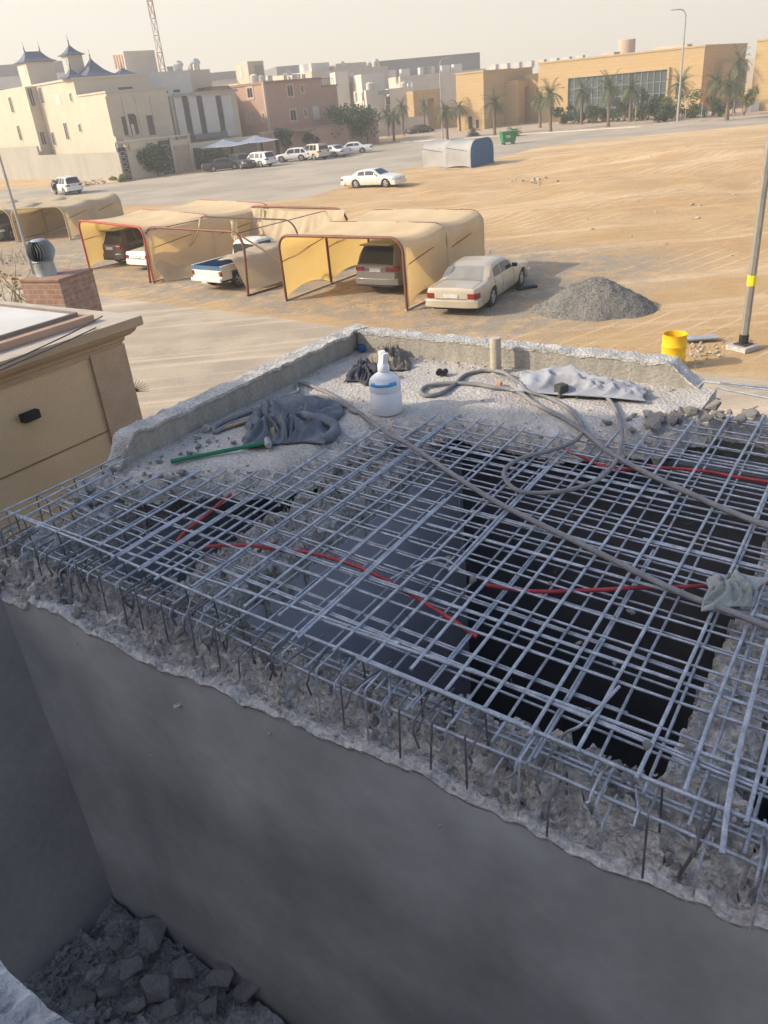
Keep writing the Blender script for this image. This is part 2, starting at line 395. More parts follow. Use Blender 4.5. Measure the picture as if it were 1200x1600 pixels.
def slab_z(x, y):
    d = segd(hole, x, y); k = 1 - sstep(d, .02, .42)
    return ZS + .012 * fbm((x, y, 0), 3, 4) + .006 * fbm((x, y, 9), 14, 3) - .03 * k - .10 * (1 - sstep(d, 0, .16)) + rub(x, y, k * 1.0) + frac(x, y, k * .8)
hf('roof_slab', M_CONC, BL, slab_in, slab_z, 4.24, -.7, 6.5, .9, 5.0, .028)
# parapets: plain faces with a chipped, paler top
def para(name, x0, x1, y0, y1, zt, along, ends):
    def z(x, y):
        s = x if along == 'x' else y; k = 0
        for e, sg, w in ends:
            k = max(k, 1 - sstep((s - e) * sg + .06 * noise.noise(V((x * 9, y * 9, 0))), .0, w))
        return zt + .022 * fbm((x, y, 3), 6, 4) + .012 * noise.noise(V((x * 30, y * 30, 1))) - k * (zt - ZS - .02)
    body = hf(name, M_PARA, BL, lambda x, y: True, lambda x, y: z(x, y) - .012, 4.0, x0, x1, y0, y1, .035, .1, 50)
    hf('chipped_top', M_PTOP, body, lambda x, y: True, lambda x, y: z(x, y), lambda x, y: z(x, y) - .022 - .03 * abs(noise.noise(V((x * 8, y * 8, 2)))), x0 - .008, x1 + .012, y0 - .008, y1 + .012, .03, .3, 40)
para('parapet', parA - .20, parA, 1.30, parB + .2, 4.635, 'y', [(1.30, 1, .22)])
para('parapet', parA + .002, 3.30, parB, parB + .2, 4.625, 'x', [(3.30, -1, .3)])
# beams left in the opening, their tops hacked off
def beam(x0, x1, y0, y1, zt, zb, name='beam', amp=1.0, sl=None):
    def z(x, y):
        e = min(x - x0, x1 - x, y - y0, y1 - y)
        return zt + rub(x, y, .75 * amp) + frac(x, y, .9 * amp) + .03 * fbm((x, y, 1), 3, 3) - .10 * (1 - sstep(e, 0, .09)) * (.5 + .5 * noise.noise(V((x * 7, y * 7, 4)))) + (sl(x, y) if sl else 0)
    def ins(x, y):
        j = .05 * noise.noise(V((x * 6, y * 6, 2))) + .03 * noise.noise(V((x * 15, y * 15, 2)))
        return min(x - x0, x1 - x, y - y0, y1 - y) > .03 + j
    return hf(name, M_BROK, BL, ins, z, zb, x0 - .02, x1 + .02, y0 - .02, y1 + .02, .024, .35, 35)
beam(.98, 1.52, .28, 3.4, 4.24, 3.85)
beam(4.28, 4.66, .26, 4.4, 4.22, 3.75)
beam(-.62, -.22, .1, 1.9, 4.24, 3.85)
beam(-.62, 6.4, -.005, .42, 4.22, 3.9, amp=1.25, sl=lambda x, y: -.20 * (1 - sstep(y, .0, .24)))
# the rough plastered wall below the front beam
def fw(u, w):
    x = -.36 + 7.1 * u; zt = 4.02 + .085 * fbm((x, 0, 0), 1.1, 5) + .03 * noise.noise(V((x * 9, 0, 0)))
    return V((x, -.018 + .006 * fbm((x, w * 4, 2), .8, 2), .0 + zt * w))
fwm = MB().grid(fw, 260, 24); fwm.build('front_wall', M_PLAS, BL, smooth=180)
def lip(u, w):
    p = fw(u, 1.0); x = p.x; jj = .018 * noise.noise(V((x * 14, 1, 0))) + .014 * fbm((x, 3, 0), 5, 3)
    return [V((x, -.024, p.z - .035 + jj)), V((x, -.032 - .008 * abs(noise.noise(V((x * 20, 0, 0)))), p.z - .008 + jj)), V((x, .005, p.z + .022 + jj * .6)), V((x, .08, p.z - .01))][min(3, int(w * 3 + .01))]
MB().grid(lip, 420, 3).build('plaster_edge', M_BROK, BL, smooth=60)
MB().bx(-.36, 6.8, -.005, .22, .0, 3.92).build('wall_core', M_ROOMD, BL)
# rooms below
def roomwall(x0, x1, y0, y1, z0, z1, m): MB().bx(x0, x1, y0, y1, z0, z1).build('room_wall', m, BL)
dq = [pix(BL, x, y, u=1.70) for x, y in ((655, 960), (700, 975), (610, 1040))]
DOOR_Y0, DOOR_Y1, DOOR_Z = .55, 1.12, 2.75
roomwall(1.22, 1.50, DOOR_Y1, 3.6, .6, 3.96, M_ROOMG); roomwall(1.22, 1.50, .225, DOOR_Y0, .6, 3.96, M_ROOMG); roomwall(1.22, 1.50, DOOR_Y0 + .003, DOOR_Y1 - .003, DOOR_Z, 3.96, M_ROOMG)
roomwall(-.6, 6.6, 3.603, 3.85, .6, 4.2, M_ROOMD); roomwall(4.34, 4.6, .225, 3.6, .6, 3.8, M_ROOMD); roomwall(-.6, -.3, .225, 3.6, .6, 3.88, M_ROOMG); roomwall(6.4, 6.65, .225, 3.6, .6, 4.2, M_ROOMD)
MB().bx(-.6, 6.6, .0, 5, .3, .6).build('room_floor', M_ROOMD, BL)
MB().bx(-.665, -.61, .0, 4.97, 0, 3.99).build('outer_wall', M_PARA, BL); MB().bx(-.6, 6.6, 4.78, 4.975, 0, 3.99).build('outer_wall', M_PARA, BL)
# drain pipe stub cast into the back parapet
pp = L(775, 582, ZS)
MB().tube([(pp.x, pp.y, ZS - .05), (pp.x, pp.y, ZS + .2), (pp.x, pp.y, ZS + .36)], .055, 14).build('drain_pipe', mat('dusty_pipe', (.50, .44, .34), (.40, .34, .26), 8, bump=.3), BL, smooth=50)
# light well in front: side wall, floor, and the ledge the picture is taken from
WELL = thing('light_well', 'narrow dark light well with a bare cement side wall beside the opened roof', 'light well', (-2.57, 4.76, 0), -36.4)
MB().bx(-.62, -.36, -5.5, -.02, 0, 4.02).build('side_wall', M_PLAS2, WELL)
hf('rubble_floor', mat('dark_rubble_soil', (.42, .405, .39), (.27, .26, .25), 6, bump=1.0, bscale=30, fine=.3), WELL, lambda x, y: True, lambda x, y: .56 + .16 * fbm((x, y, 2), 1.5, 4) + rub(x, y, 1.3), .05, -.36, 7, -4.5, -.01, .05, .35, 35)
LEDGE = [pix(WELL, x, y, z=5.75) for x, y in ((-60, 1425), (15, 1488), (52, 1522), (80, 1556), (135, 1606), (180, 1660))]
lp = [(p.x, p.y) for p in LEDGE]
lz = lambda x, y: 5.75 + .03 * fbm((x, y, 2), 5, 4) + .03 * noise.noise(V((x * 22, y * 22, 0))) + .015 * noise.noise(V((x * 60, y * 60, 0)))
lpoly = lp + [(lp[-1][0] + .1, lp[-1][1] - 1.2), (lp[0][0] - .2, lp[-1][1] - 1.2), (lp[0][0] - .3, lp[0][1])]
xs = [p[0] for p in lpoly]; ys = [p[1] for p in lpoly]
hf('ledge', mat('ledge_concrete', (.44, .44, .43), (.24, .24, .24), 14, bump=1.0, bscale=30, fine=.35), WELL, lambda x, y: inpoly(lpoly, x + .03 * noise.noise(V((x * 9, y * 9, 0))), y + .03 * noise.noise(V((x * 9, y * 9, 4)))), lz, 5.35, min(xs), max(xs), min(ys), max(ys), .02, .3, 35)
MB().bx(2.3, 7.2, -3.6, -2.12, 0, 5.55).build('near_wall', M_PLAS2, WELL)  # unseen wall, added to darken the lower right of the front wall

rgc = random.Random(8)
for px, py, k in ((280, 1100, .05), (420, 1145, .03), (690, 1290, .025), (235, 1180, .018), (120, 1005, .022)):
    q = pix(BL, px, py, v=-.019); MB().chunk((q.x, -.017, q.z), k, rgc, 10, .5).build('plaster_chip', M_BROK, BL)
# ------------------------------------------------------------------ the tall house behind the photographer, outside the picture, that shades the roof
M_HOUSE = mat('cream_render', (.58, .49, .36), (.52, .43, .31), .6, bump=.1, bscale=8, fine=.05)
t = thing('tall_house', 'tall cream house beside the opened roof, shading it', 'house', (-7.5, 4.4, 0), 0)
hb = MB().prism([(0, 0), (-30, 12.7), (-36, -2), (-8, -22), (0, -22)], 0, 11.2); hb.build('wall', M_HOUSE, t)
MB().prism([(.15, .12), (-30.1, 13.0), (-36.2, -2), (-8, -22.2), (.15, -22.2)], 11.203, 11.35).build('parapet', M_HOUSE, t)
for k in range(4):
    MB().bx(.0, .05, -18 + 4.5 * k, -16.6 + 4.5 * k, 5, 6.6).build('window', mat('dark_glass', (.03, .035, .04), (.02, .02, .025), 1, rough=.08, spec=.6, fine=0), t)

# ------------------------------------------------------------------ reinforcing bars
def rebar_mat_(name, c, c2):
    m = mat(name, c, c2, 14, rough=.55, metal=.35, fine=.2, bscale=90)
    n = m.node_tree.nodes; l = m.node_tree.links
    tc = n.new('ShaderNodeTexCoord')
    return m
M_BAR = rebar_mat_('steel_bar', (.48, .495, .53), (.29, .305, .335))
M_BARD = rebar_mat_('dark_steel_bar', (.13, .125, .13), (.20, .19, .185))
M_WIRE = mat('tie_wire', (.10, .10, .11), rough=.5, metal=.5)
LOC, AZ = (-2.57, 4.76, 0), -36.4
def in_hole(x, y, m=.10):
    if y < .0 or x < -.62 or x > 6.4: return False
    if not inpoly(slabpoly, x, y): return True
    return segd(hole, x, y) < m
def runs(p, d, L0, m=.10):
    """stretches of the line p + s d that lie over the opening"""
    out = []; cur = None; s = 0
    while s <= L0:
        ok = in_hole(p[0] + d[0] * s, p[1] + d[1] * s, m)
        if ok and cur is None: cur = s
        if not ok and cur is not None:
            if s - cur > .35: out.append((cur, s))
            cur = None
        s += .03
    if cur is not None and L0 - cur > .35: out.append((cur, L0))
    return out
def ribbed(mb, path, r, rg):
    mb.tube(path, r, 7)
def bar_path(p, d, s0, s1, z, rg, amp=.008):
    n = max(2, int((s1 - s0) / .45)); ph = rg.uniform(0, 50)
    ends = (rg.uniform(-.004, .004), rg.uniform(-.004, .004))
    px, py = -d[1], d[0]
    out = []
    for i in range(n + 1):
        s = s0 + (s1 - s0) * i / n; w = amp * noise.noise(V((s * .9, ph, 0))) * 1.6
        out.append(V((p[0] + d[0] * s + px * w, p[1] + d[1] * s + py * w, z + amp * noise.noise(V((s * .8, ph, 9))))))
    return out
def make_mat(label, z, seed, rl, rs, bspace, aspace, dbl):
    rg = random.Random(seed); t = thing('rebar_mat', label, 'rebar mat', LOC, AZ, 'crossed layers of reinforcing bars')
    n = 0; da = (math.cos(R(-3.0)), math.sin(R(-3.0))); db = (math.cos(R(91.5)), math.sin(R(91.5)))
    xs = []
    b = .52
    while b < 5.05: xs.append(('s', b + rg.gauss(0, .012))); b += bspace
    a = -.38
    while a < 6.4: xs.append(('l', a + rg.gauss(0, .015))); a += aspace
    for kind, c in xs:
        r = rs if kind == 's' else rl; zz = z - rs - .002 if kind == 's' else z + rl
        skew = rg.gauss(0, .008)
        if kind == 's': p = (-.62, c + .13); d = (math.cos(math.atan2(*da[::-1]) + skew), math.sin(math.atan2(*da[::-1]) + skew))
        else: p = (c, .30 - .05 * c + rg.uniform(-.06, .05) - (.05 if z < 4.4 else 0)); d = (math.cos(math.atan2(*db[::-1]) + skew), math.sin(math.atan2(*db[::-1]) + skew))
        for s0, s1 in runs(p, d, 7.1 if kind == 's' else 5.0):
            if n >= 96: break
            e0 = s0 + (0 if kind == 's' else rg.uniform(-.02, .06))
            mb = MB(); mb.tube(bar_path(p, d, e0, s1, zz, rg), r, 7)
            if rg.random() < dbl and s1 - s0 > 1.2:           # a lapped second bar lying against it
                u0 = s0 + (s1 - s0) * rg.choice((0, 0, .3, .5)); u1 = min(s1, u0 + (s1 - s0) * rg.uniform(.45, .8)); o = 2 * r + .002
                mb2 = MB(); q = (p[0] - d[1] * o, p[1] + d[0] * o); mb2.tube(bar_path(q, d, u0, u1, zz, rg, .004), r, 7)
                mb2.build('bar', M_BAR, t, smooth=60); n += 1
            mb.build('bar', M_BAR, t, smooth=60); n += 1
    return t, n
matA, na = make_mat('upper layer of dusty steel bars crossing the roof opening', 4.43, 3, .0096, .0076, .172, .232, .45)
matB, nb = make_mat('lower layer of dusty steel bars seen below the upper grid', 4.325, 5, .0078, .0072, .168, .222, .28)
# cage of the front beam: long bars and bent stirrups, their legs bared
def cage(name, label, longs, st_pts, a0, a1, step, seed, alongx=True, slope=0.0):
    rg = random.Random(seed); t = thing(name, label, 'rebar cage', LOC, AZ, 'bared beam cages')
    for (b, z, r, s0, s1) in longs:
        P = [(a0 + (a1 - a0) * k, b if not isinstance(b, tuple) else b[0] + (b[1] - b[0]) * k * 1.26) for k in (s0, s1)]
        if not alongx: P = [(y, x) for x, y in P]
        d = V((P[1][0] - P[0][0], P[1][1] - P[0][1])); ln = d.length; d.normalize()
        MB().tube(bar_path(P[0], d, 0, ln, z, rg, .014), r, 7).build('bar', M_BAR, t, smooth=60)
    a = a0 + .06; n = 0
    while a < a1 and n < 90:
        k = rg.uniform(-.05, .05); w = rg.gauss(0, .010); dz = rg.gauss(0, .02); top = 0 if rg.random() < .7 else -.16
        pts = []
        for (b, z) in st_pts:
            zz = z + (top if z > 4.3 else dz); x = a + k * (4.4 - zz) * .9; y = b + w * .5 + slope * (a - a0)
            pts.append(V((x, y, zz)) if alongx else V((y, x, zz)))
        q = [pts[0]]
        for i in range(1, len(pts) - 1):
            u, v = (pts[i - 1] - pts[i]).normalized(), (pts[i + 1] - pts[i]).normalized()
            q += [pts[i] + u * .025, pts[i] + (u + v) * .007, pts[i] + v * .025]
        q.append(pts[-1])
        MB().tube(q, .0055, 6).build('stirrup', M_BARD if rg.random() < .75 else M_BAR, t, smooth=60)
        a += step * rg.uniform(.65, 1.3); n += 1
    return t
cage('rebar_cage', 'front beam cage of steel bars with stirrup legs hanging over the grey cement wall',
     [((.36, .09), 4.432, .0105, 0, .64), ((.345, .10), 4.428, .0105, .50, 1), ((.36, .40), 4.434, .010, 0, .52), ((.37, .36), 4.43, .0105, .45, 1), ((.255, .04), 4.275, .0095, 0, 1), ((.40, .2), 4.25, .008, .1, .8), ((.33, .16), 4.262, .008, 0, 1)],
     [(.39, 4.14), (.385, 4.42), (.19, 4.418), (.168, 4.10)], -.62, 6.2, .20, 11, slope=-.05)
# bent-over ends of the lower bars hooking down over the front edge
hk = thing('rebar_hooks', 'row of hooked steel bar ends bent down over the broken front edge', 'rebar', LOC, AZ, 'bared beam cages')
rg = random.Random(55); a = -.55; n = 0
while a < 5.4 and n < 96:
    for k in range(rg.choice((1, 1, 2))):
        base = .235 - .042 * (a + .55)
        x = a + .022 * k; zt = 4.315 + rg.gauss(0, .012); bo = base - .03 + rg.gauss(0, .014); dn = rg.uniform(.06, .20) * (1 - .075 * max(a, 0)); sk = rg.gauss(0, .035); inn = base + rg.uniform(.08, .28)
        p = [V((x + sk, inn, zt + .01)), V((x, bo + .05, zt)), V((x, bo + .012, zt - .008)), V((x, bo, zt - .04)), V((x + rg.gauss(0, .012), bo - .008, zt - .5 * dn)), V((x + rg.gauss(0, .022), bo + rg.uniform(-.02, .012), zt - dn))]
        MB().tube(p, .0066, 6).build('hook', M_BARD if rg.random() < .65 else M_BAR, hk, smooth=60); n += 1
    a += rg.uniform(.07, .17) * (1 + .12 * max(a, 0))
cage('rebar_cage', 'small beam cage reaching from the broken left parapet end past the brown wall',
     [(-.56, 4.475, .008, 0, 1), (-.44, 4.475, .008, 0, 1), (-.58, 4.30, .008, 0, .9), (-.40, 4.30, .008, 0, .9)],
     [(-.43, 4.18), (-.435, 4.47), (-.57, 4.47), (-.585, 4.15)], -.12, 1.42, .21, 12, alongx=False)
# odd bent bars sticking up
BENT = [([(1122, 1238, 4.46), (1108, 1290, 4.35), (1060, 1370, 4.05)], 'bent steel bar hooked over the front beam at the picture edge'),
        ([(1215, 1330, 4.3), (1175, 1345, 4.28), (1158, 1388, 4.05)], 'short curved bar end coming out of the front beam'),
        ([(968, 1072, 4.5), (912, 1130, 4.42), (880, 1150, 4.3), (868, 1195, 4.08)], 'bent bar standing above the front part of the grid'),
        ([(725, 895, 4.42), (690, 872, 4.47), (650, 885, 4.44), (610, 905, 4.4)], 'thin bent bar end between two rubble lumps on the grid'),
        ([(1128, 1335, 4.42), (1140, 1240, 4.45), (1160, 1150, 4.47), (1200, 1000, 4.47)], 'thickest pale bar running over the right hand beam')]
for i, (pts, lb) in enumerate(BENT):
    P = [G(*p) for p in pts]; r = .012 if i == 4 else .008
    b0 = MB().tube(smoothpath(P, 5), r, 7).build('bent_bar', M_BAR if i != 0 else M_BARD, smooth=60); tag(b0, lb, 'rebar', 'loose bent bars')
# tie wires
rg = random.Random(21)
wm = MB()
for _ in range(140):
    a, b = rg.uniform(-.3, 5.6), rg.uniform(.25, 4.2)
    if not in_hole(a, b, -.05): continue
    c = V((a, b, 4.45)); pts = [c + V((rg.uniform(-.02, .02), rg.uniform(-.02, .02), rg.uniform(-.02, .02)))]
    for k in range(3): pts.append(pts[-1] + V((rg.uniform(-.03, .03), rg.uniform(-.03, .03), rg.uniform(-.02, .03))))
    wm.tube(pts, .0017, 4)
wo = wm.build('tie_wire', M_WIRE, loc=LOC); wo.rotation_euler.z = R(AZ); tag(wo, 'thin dark tie wires twisted round crossings of the grid', 'wire', kind='stuff')

# ------------------------------------------------------------------ hoses and conduits
M_HOSE = mat('dusty_rubber_hose', (.235, .225, .22), (.17, .165, .165), 6, rough=.7, fine=.15)
M_RED = mat('red_conduit', (.48, .055, .055), (.33, .045, .05), 8, rough=.5, fine=.15)
def hose(name, pts, r, m, label, cat, group=None, n=5, sides=9):
    o = MB().tube(smoothpath([G(*p) for p in pts], n), r, sides).build(name, m, smooth=80); return tag(o, label, cat, group)
A, B_ = 4.425, 4.475
hose('air_hose', [(398, 655, A), (360, 662, A), (338, 675, A), (336, 668, A), (360, 655, A), (400, 640, A), (440, 622, A), (466, 612, 4.44), (462, 602, A), (470, 598, A), (500, 608, A), (530, 624, A), (555, 640, A), (600, 674, 4.43), (640, 695, B_), (700, 736, B_), (760, 775, B_), (800, 797, B_), (850, 822, B_), (900, 846, B_), (960, 876, B_), (1060, 925, B_), (1140, 955, B_), (1215, 985, B_), (1300, 1015, B_)], .019, M_HOSE,
     'grey rubber hose running from the crumpled jacket diagonally across the grid', 'hose', 'grey rubber hoses')
hose('air_hose', [(430, 628, A), (470, 620, A), (505, 620, A), (535, 632, A), (560, 645, A), (545, 640, A)], .017, M_HOSE, 'short grey hose end lying over the crumpled jacket', 'hose', 'grey rubber hoses')
hose('air_hose', [(815, 600, 4.45), (802, 592, 4.46), (787, 582, 4.45), (760, 579, A), (727, 586, A), (710, 601, A), (687, 615, A), (665, 618, A), (658, 611, A), (668, 603, A), (700, 599, A), (740, 600, A), (770, 605, A), (795, 608, A), (815, 615, A), (835, 630, A), (883, 655, 4.43), (917, 678, 4.45), (950, 705, B_), (987, 727, B_), (1033, 750, B_), (1083, 773, B_), (1133, 796, B_), (1210, 826, B_), (1300, 860, B_)], .02, M_HOSE,
     'grey rubber hose looping round in front of the back parapet then off to the right', 'hose', 'grey rubber hoses')
hose('air_hose', [(912, 598, 4.5), (930, 608, 4.46), (951, 624, A), (965, 646, A), (972, 676, 4.45), (968, 706, B_), (957, 728, B_), (937, 747, B_), (907, 761, B_), (867, 769, B_), (827, 770, B_), (806, 765, B_), (792, 753, B_), (787, 740, B_), (795, 727, B_), (820, 714, B_), (860, 704, B_), (893, 692, B_), (908, 679, 4.45), (910, 666, A), (900, 650, A), (880, 633, A), (853, 620, A), (826, 612, 4.45), (815, 600, 4.47)], .0165, M_HOSE,
     'thinner grey hose forming the big round loop below the pale sheet', 'hose', 'grey rubber hoses')
C_ = 4.375
for pts, lb in [([(276, 846, C_), (290, 830, C_), (318, 808, C_), (360, 772, C_)], 'short red conduit under the left end of the grid'),
                ([(318, 855, C_), (355, 852, C_), (400, 853, C_), (440, 860, C_), (480, 863, C_), (520, 873, C_), (570, 890, C_), (620, 916, C_), (690, 958, C_), (745, 995, 4.33)], 'red conduit bending across the middle of the grid'),
                ([(760, 914, C_), (830, 924, C_), (930, 922, C_), (1000, 918, C_), (1090, 916, C_), (1140, 906, C_), (1190, 910, C_), (1250, 922, C_)], 'longest red conduit, leading to the crumpled rag'),
                ([(880, 700, C_), (915, 716, C_), (960, 733, C_), (1030, 731, C_), (1100, 736, C_), (1150, 745, C_), (1215, 755, C_)], 'red conduit behind the big hose loop')]:
    hose('conduit', pts, .0125, M_RED, lb, 'conduit', 'red conduits between the bars', 5, 8)
# thin cord hanging into the room
tag(MB().tube([G(716, 745, 4.3), G(718, 745, 4.2) + V((0, 0, -1.2)), G(718, 745, 4.2) + V((0, 0, -3.1))], .003, 5).build('cord', mat('pale_cord', (.6, .55, .45))), 'thin pale cord hanging straight down into the dark room', 'cord')

# ------------------------------------------------------------------ rubble
M_CH = mat('concrete_lump', (.46, .42, .375), (.31, .28, .25), 8, bump=.8, bscale=40, fine=.25)
M_CHD = mat('dark_rubble_lump', (.36, .345, .335), (.25, .24, .235), 6, bump=.6, bscale=30, fine=.2)
protos = {}
def lump(m, k):
    if (m.name, k) not in protos:
        mb = MB(); mb.chunk((0, 0, 0), 1.0, random.Random(100 + k), 13, .62); protos[(m.name, k)] = mb
    return protos[(m.name, k)]
_mesh = {}
def chunk(name, p, s, m, rg, label, group, parent=None):
    k = rg.randrange(10); key = (m.name, k)
    if key not in _mesh:
        o = lump(m, k).build(name, m); _mesh[key] = o.data
    else:
        o = bpy.data.objects.new(name, _mesh[key]); COL.objects.link(o)
    o.location = p; o.scale = (s * rg.uniform(.8, 1.3), s * rg.uniform(.8, 1.2), s * rg.uniform(.7, 1.1)); o.rotation_euler = (rg.uniform(-.5, .5), rg.uniform(-.5, .5), rg.uniform(0, 6.28))
    return tag(o, label, 'rubble', group)
rg = random.Random(31)
def along(pxs, n, z, sp, s0, s1, label, group, zsd=.0):
    P = [G(*p, z) for p in pxs]
    for _ in range(n):
        i = rg.randrange(len(P) - 1); t = rg.random(); p = P[i].lerp(P[i + 1], t)
        s = s0 * (s1 / s0) ** (rg.random() ** 1.8)
        p = p + V((rg.gauss(0, sp), rg.gauss(0, sp), 0)); p.z = z + s * .3 + rg.uniform(0, zsd)
        chunk('concrete_chunk', p, s, M_CH, rg, label, group)
along([(200, 740), (300, 705), (330, 680), (430, 700)], 26, 4.405, .07, .015, .05, 'small grey concrete chunk lying between the left parapet and the green hammer', 'chunks by the left parapet')
along([(330, 745), (200, 750), (120, 775)], 26, 4.39, .07, .02, .06, 'grey concrete chunk on the broken edge below the left parapet', 'chunks on the left broken edge')
along([(985, 660), (1060, 655), (1120, 645), (1160, 655)], 60, 4.40, .11, .025, .11, 'grey concrete chunk in the heap at the broken right end of the back parapet', 'chunks at the right parapet end')
along([(600, 690), (540, 750), (460, 810), (380, 870)], 44, 4.27, .10, .02, .055, 'concrete chunk lying on the middle beam under the bars', 'chunks on the middle beam')
along([(640, 560), (760, 575), (860, 590), (990, 612)], 34, 4.415, .05, .012, .03, 'small crumb of concrete at the foot of the sunlit back parapet', 'crumbs by the back parapet')
for px, py, s in [(495, 512, 0)]: pass
LUMPS = [(845, 683, .035), (700, 872, .03), (738, 905, .035), (905, 852, .02), (985, 955, .03), (330, 925, .02), (232, 922, .035), (640, 890, .028), (180, 812, .03), (905, 1005, .025), (1075, 1168, .03), (1010, 1165, .03), (960, 1037, .02), (860, 912, .02), (210, 770, .05), (300, 850, .035)]
for px, py, s in LUMPS: chunk('concrete_chunk', G(px, py, 4.455), s, M_CH, rg, 'small lump of concrete caught on top of the bars', 'lumps caught on the grid')
for _ in range(70):       # along the front beam, among the stirrups
    a = rg.uniform(-.4, 5.2); b = rg.uniform(.01, .30); s = .018 * (3.6 ** (rg.random() ** 1.6))
    p = BL.matrix_basis @ V((a, b, 4.08 + .18 * sstep(b, .0, .24) + s * .2)); chunk('concrete_chunk', p, s, M_CH, rg, 'broken concrete lump lodged among the stirrups of the front beam', 'lumps on the front beam')
for _ in range(16):
    a = rg.uniform(4.32, 4.6); b = rg.uniform(.3, 3.5); s = rg.uniform(.02, .06)
    chunk('concrete_chunk', BL.matrix_basis @ V((a, b, 4.24)), s, M_CH, rg, 'broken concrete lump on the beam near the right edge of the picture', 'lumps on the right beam')
BIG = [(240, 1455, .17), (205, 1510, .12), (245, 1545, .16), (285, 1515, .12), (345, 1525, .13), (385, 1545, .12), (180, 1475, .10), (170, 1545, .12), (205, 1570, .12), (265, 1575, .13), (310, 1555, .10), (130, 1560, .11), (225, 1490, .08), (330, 1570, .11)]
for px, py, s in BIG: chunk('rubble_block', G(px, py, .72), s * 1.15, M_CHD, rg, 'large block of rubble at the bottom of the light well', 'blocks in the light well')
sm = MB()
for _ in range(1300):
    a, b = rg.uniform(-.34, 2.6), rg.uniform(-2.6, -.05); s = .015 + .07 * rg.random() ** 2.2
    sm.chunk((a, b, .56 + .16 * fbm((a, b, 2), 1.5, 4) + .03), s, rg, 8)
tag(sm.build('small_rubble', M_CHD, loc=LOC), 'small broken rubble covering the floor of the light well', 'rubble', kind='stuff').rotation_euler.z = R(AZ)
sm = MB()
for _ in range(4200):
    a, b = rg.uniform(-.45, 5), rg.uniform(.9, 4.78)
    d = segd(hole, a, b)
    if not slab_in(a, b) or rg.random() > .12 + .9 * math.exp(-d * 3.5) + .5 * math.exp(-abs(4.72 - b) * 9) + .5 * math.exp(-abs(a + .45) * 7): continue
    sm.chunk((a, b, slab_z(a, b) + .002), .004 + .026 * rg.random() ** 2.6, rg, 8)
for _ in range(3000):
    c = rg.choice((0, 1, 1, 1, 1, 2)); s = .005 + .026 * rg.random() ** 2.2
    if c == 0: a, b, z = rg.uniform(1.02, 1.46), rg.uniform(.3, 3.3), 4.25
    elif c == 1:
        a, b = rg.uniform(-.5, 5), rg.uniform(-.01, .34); z = 4.03 + .2 * sstep(b, .0, .24)
    else: a, b, z = rg.uniform(4.32, 4.6), rg.uniform(.2, 3.6), 4.22
    sm.chunk((a, b, z + .01), s, rg, 8)
tag(sm.build('concrete_crumbs', M_CH, loc=LOC), 'fine concrete crumbs scattered over the slab and beam tops', 'rubble', kind='stuff').rotation_euler.z = R(AZ)
# ------------------------------------------------------------------ vehicles
M_GLASS = mat('tinted_glass', (.035, .04, .042), (.025, .028, .03), 1, rough=.1, spec=.45, fine=0)
M_DUSTGLASS = mat('dusty_glass', (.27, .265, .235), (.22, .21, .185), 2, rough=.4, spec=.5, fine=.05)
M_TYRE = mat('tyre_rubber', (.03, .029, .028), (.05, .045, .04), 6, rough=.9)
M_RIM = mat('alloy_rim', (.55, .54, .52), (.45, .44, .42), 5, rough=.35, metal=.6)
M_RED_L = mat('red_lamp', (.24, .018, .016), (.15, .01, .012), 8, rough=.15, spec=.6, fine=0)
M_CLR = mat('clear_lamp', (.62, .62, .60), (.5, .5, .5), 8, rough=.15, spec=.6, fine=0)
M_BLK = mat('black_plastic', (.022, .022, .024), rough=.6)
M_CHR = mat('chrome', (.62, .61, .6), (.5, .5, .5), 5, rough=.22, metal=.85, fine=0)
M_PLATE = mat('plate_white', (.62, .62, .6), (.5, .5, .48), 12, fine=.05)
def paint(name, c, dusty=0.0):
    d = (.46, .38, .27); c1 = tuple(a * (1 - dusty) + b * dusty for a, b in zip(c, d))
    return mat(name, c1, tuple(x * .9 for x in c1), 2.5, rough=.3 + .35 * dusty, coat=.5 * (1 - dusty), spec=.5, fine=.03)
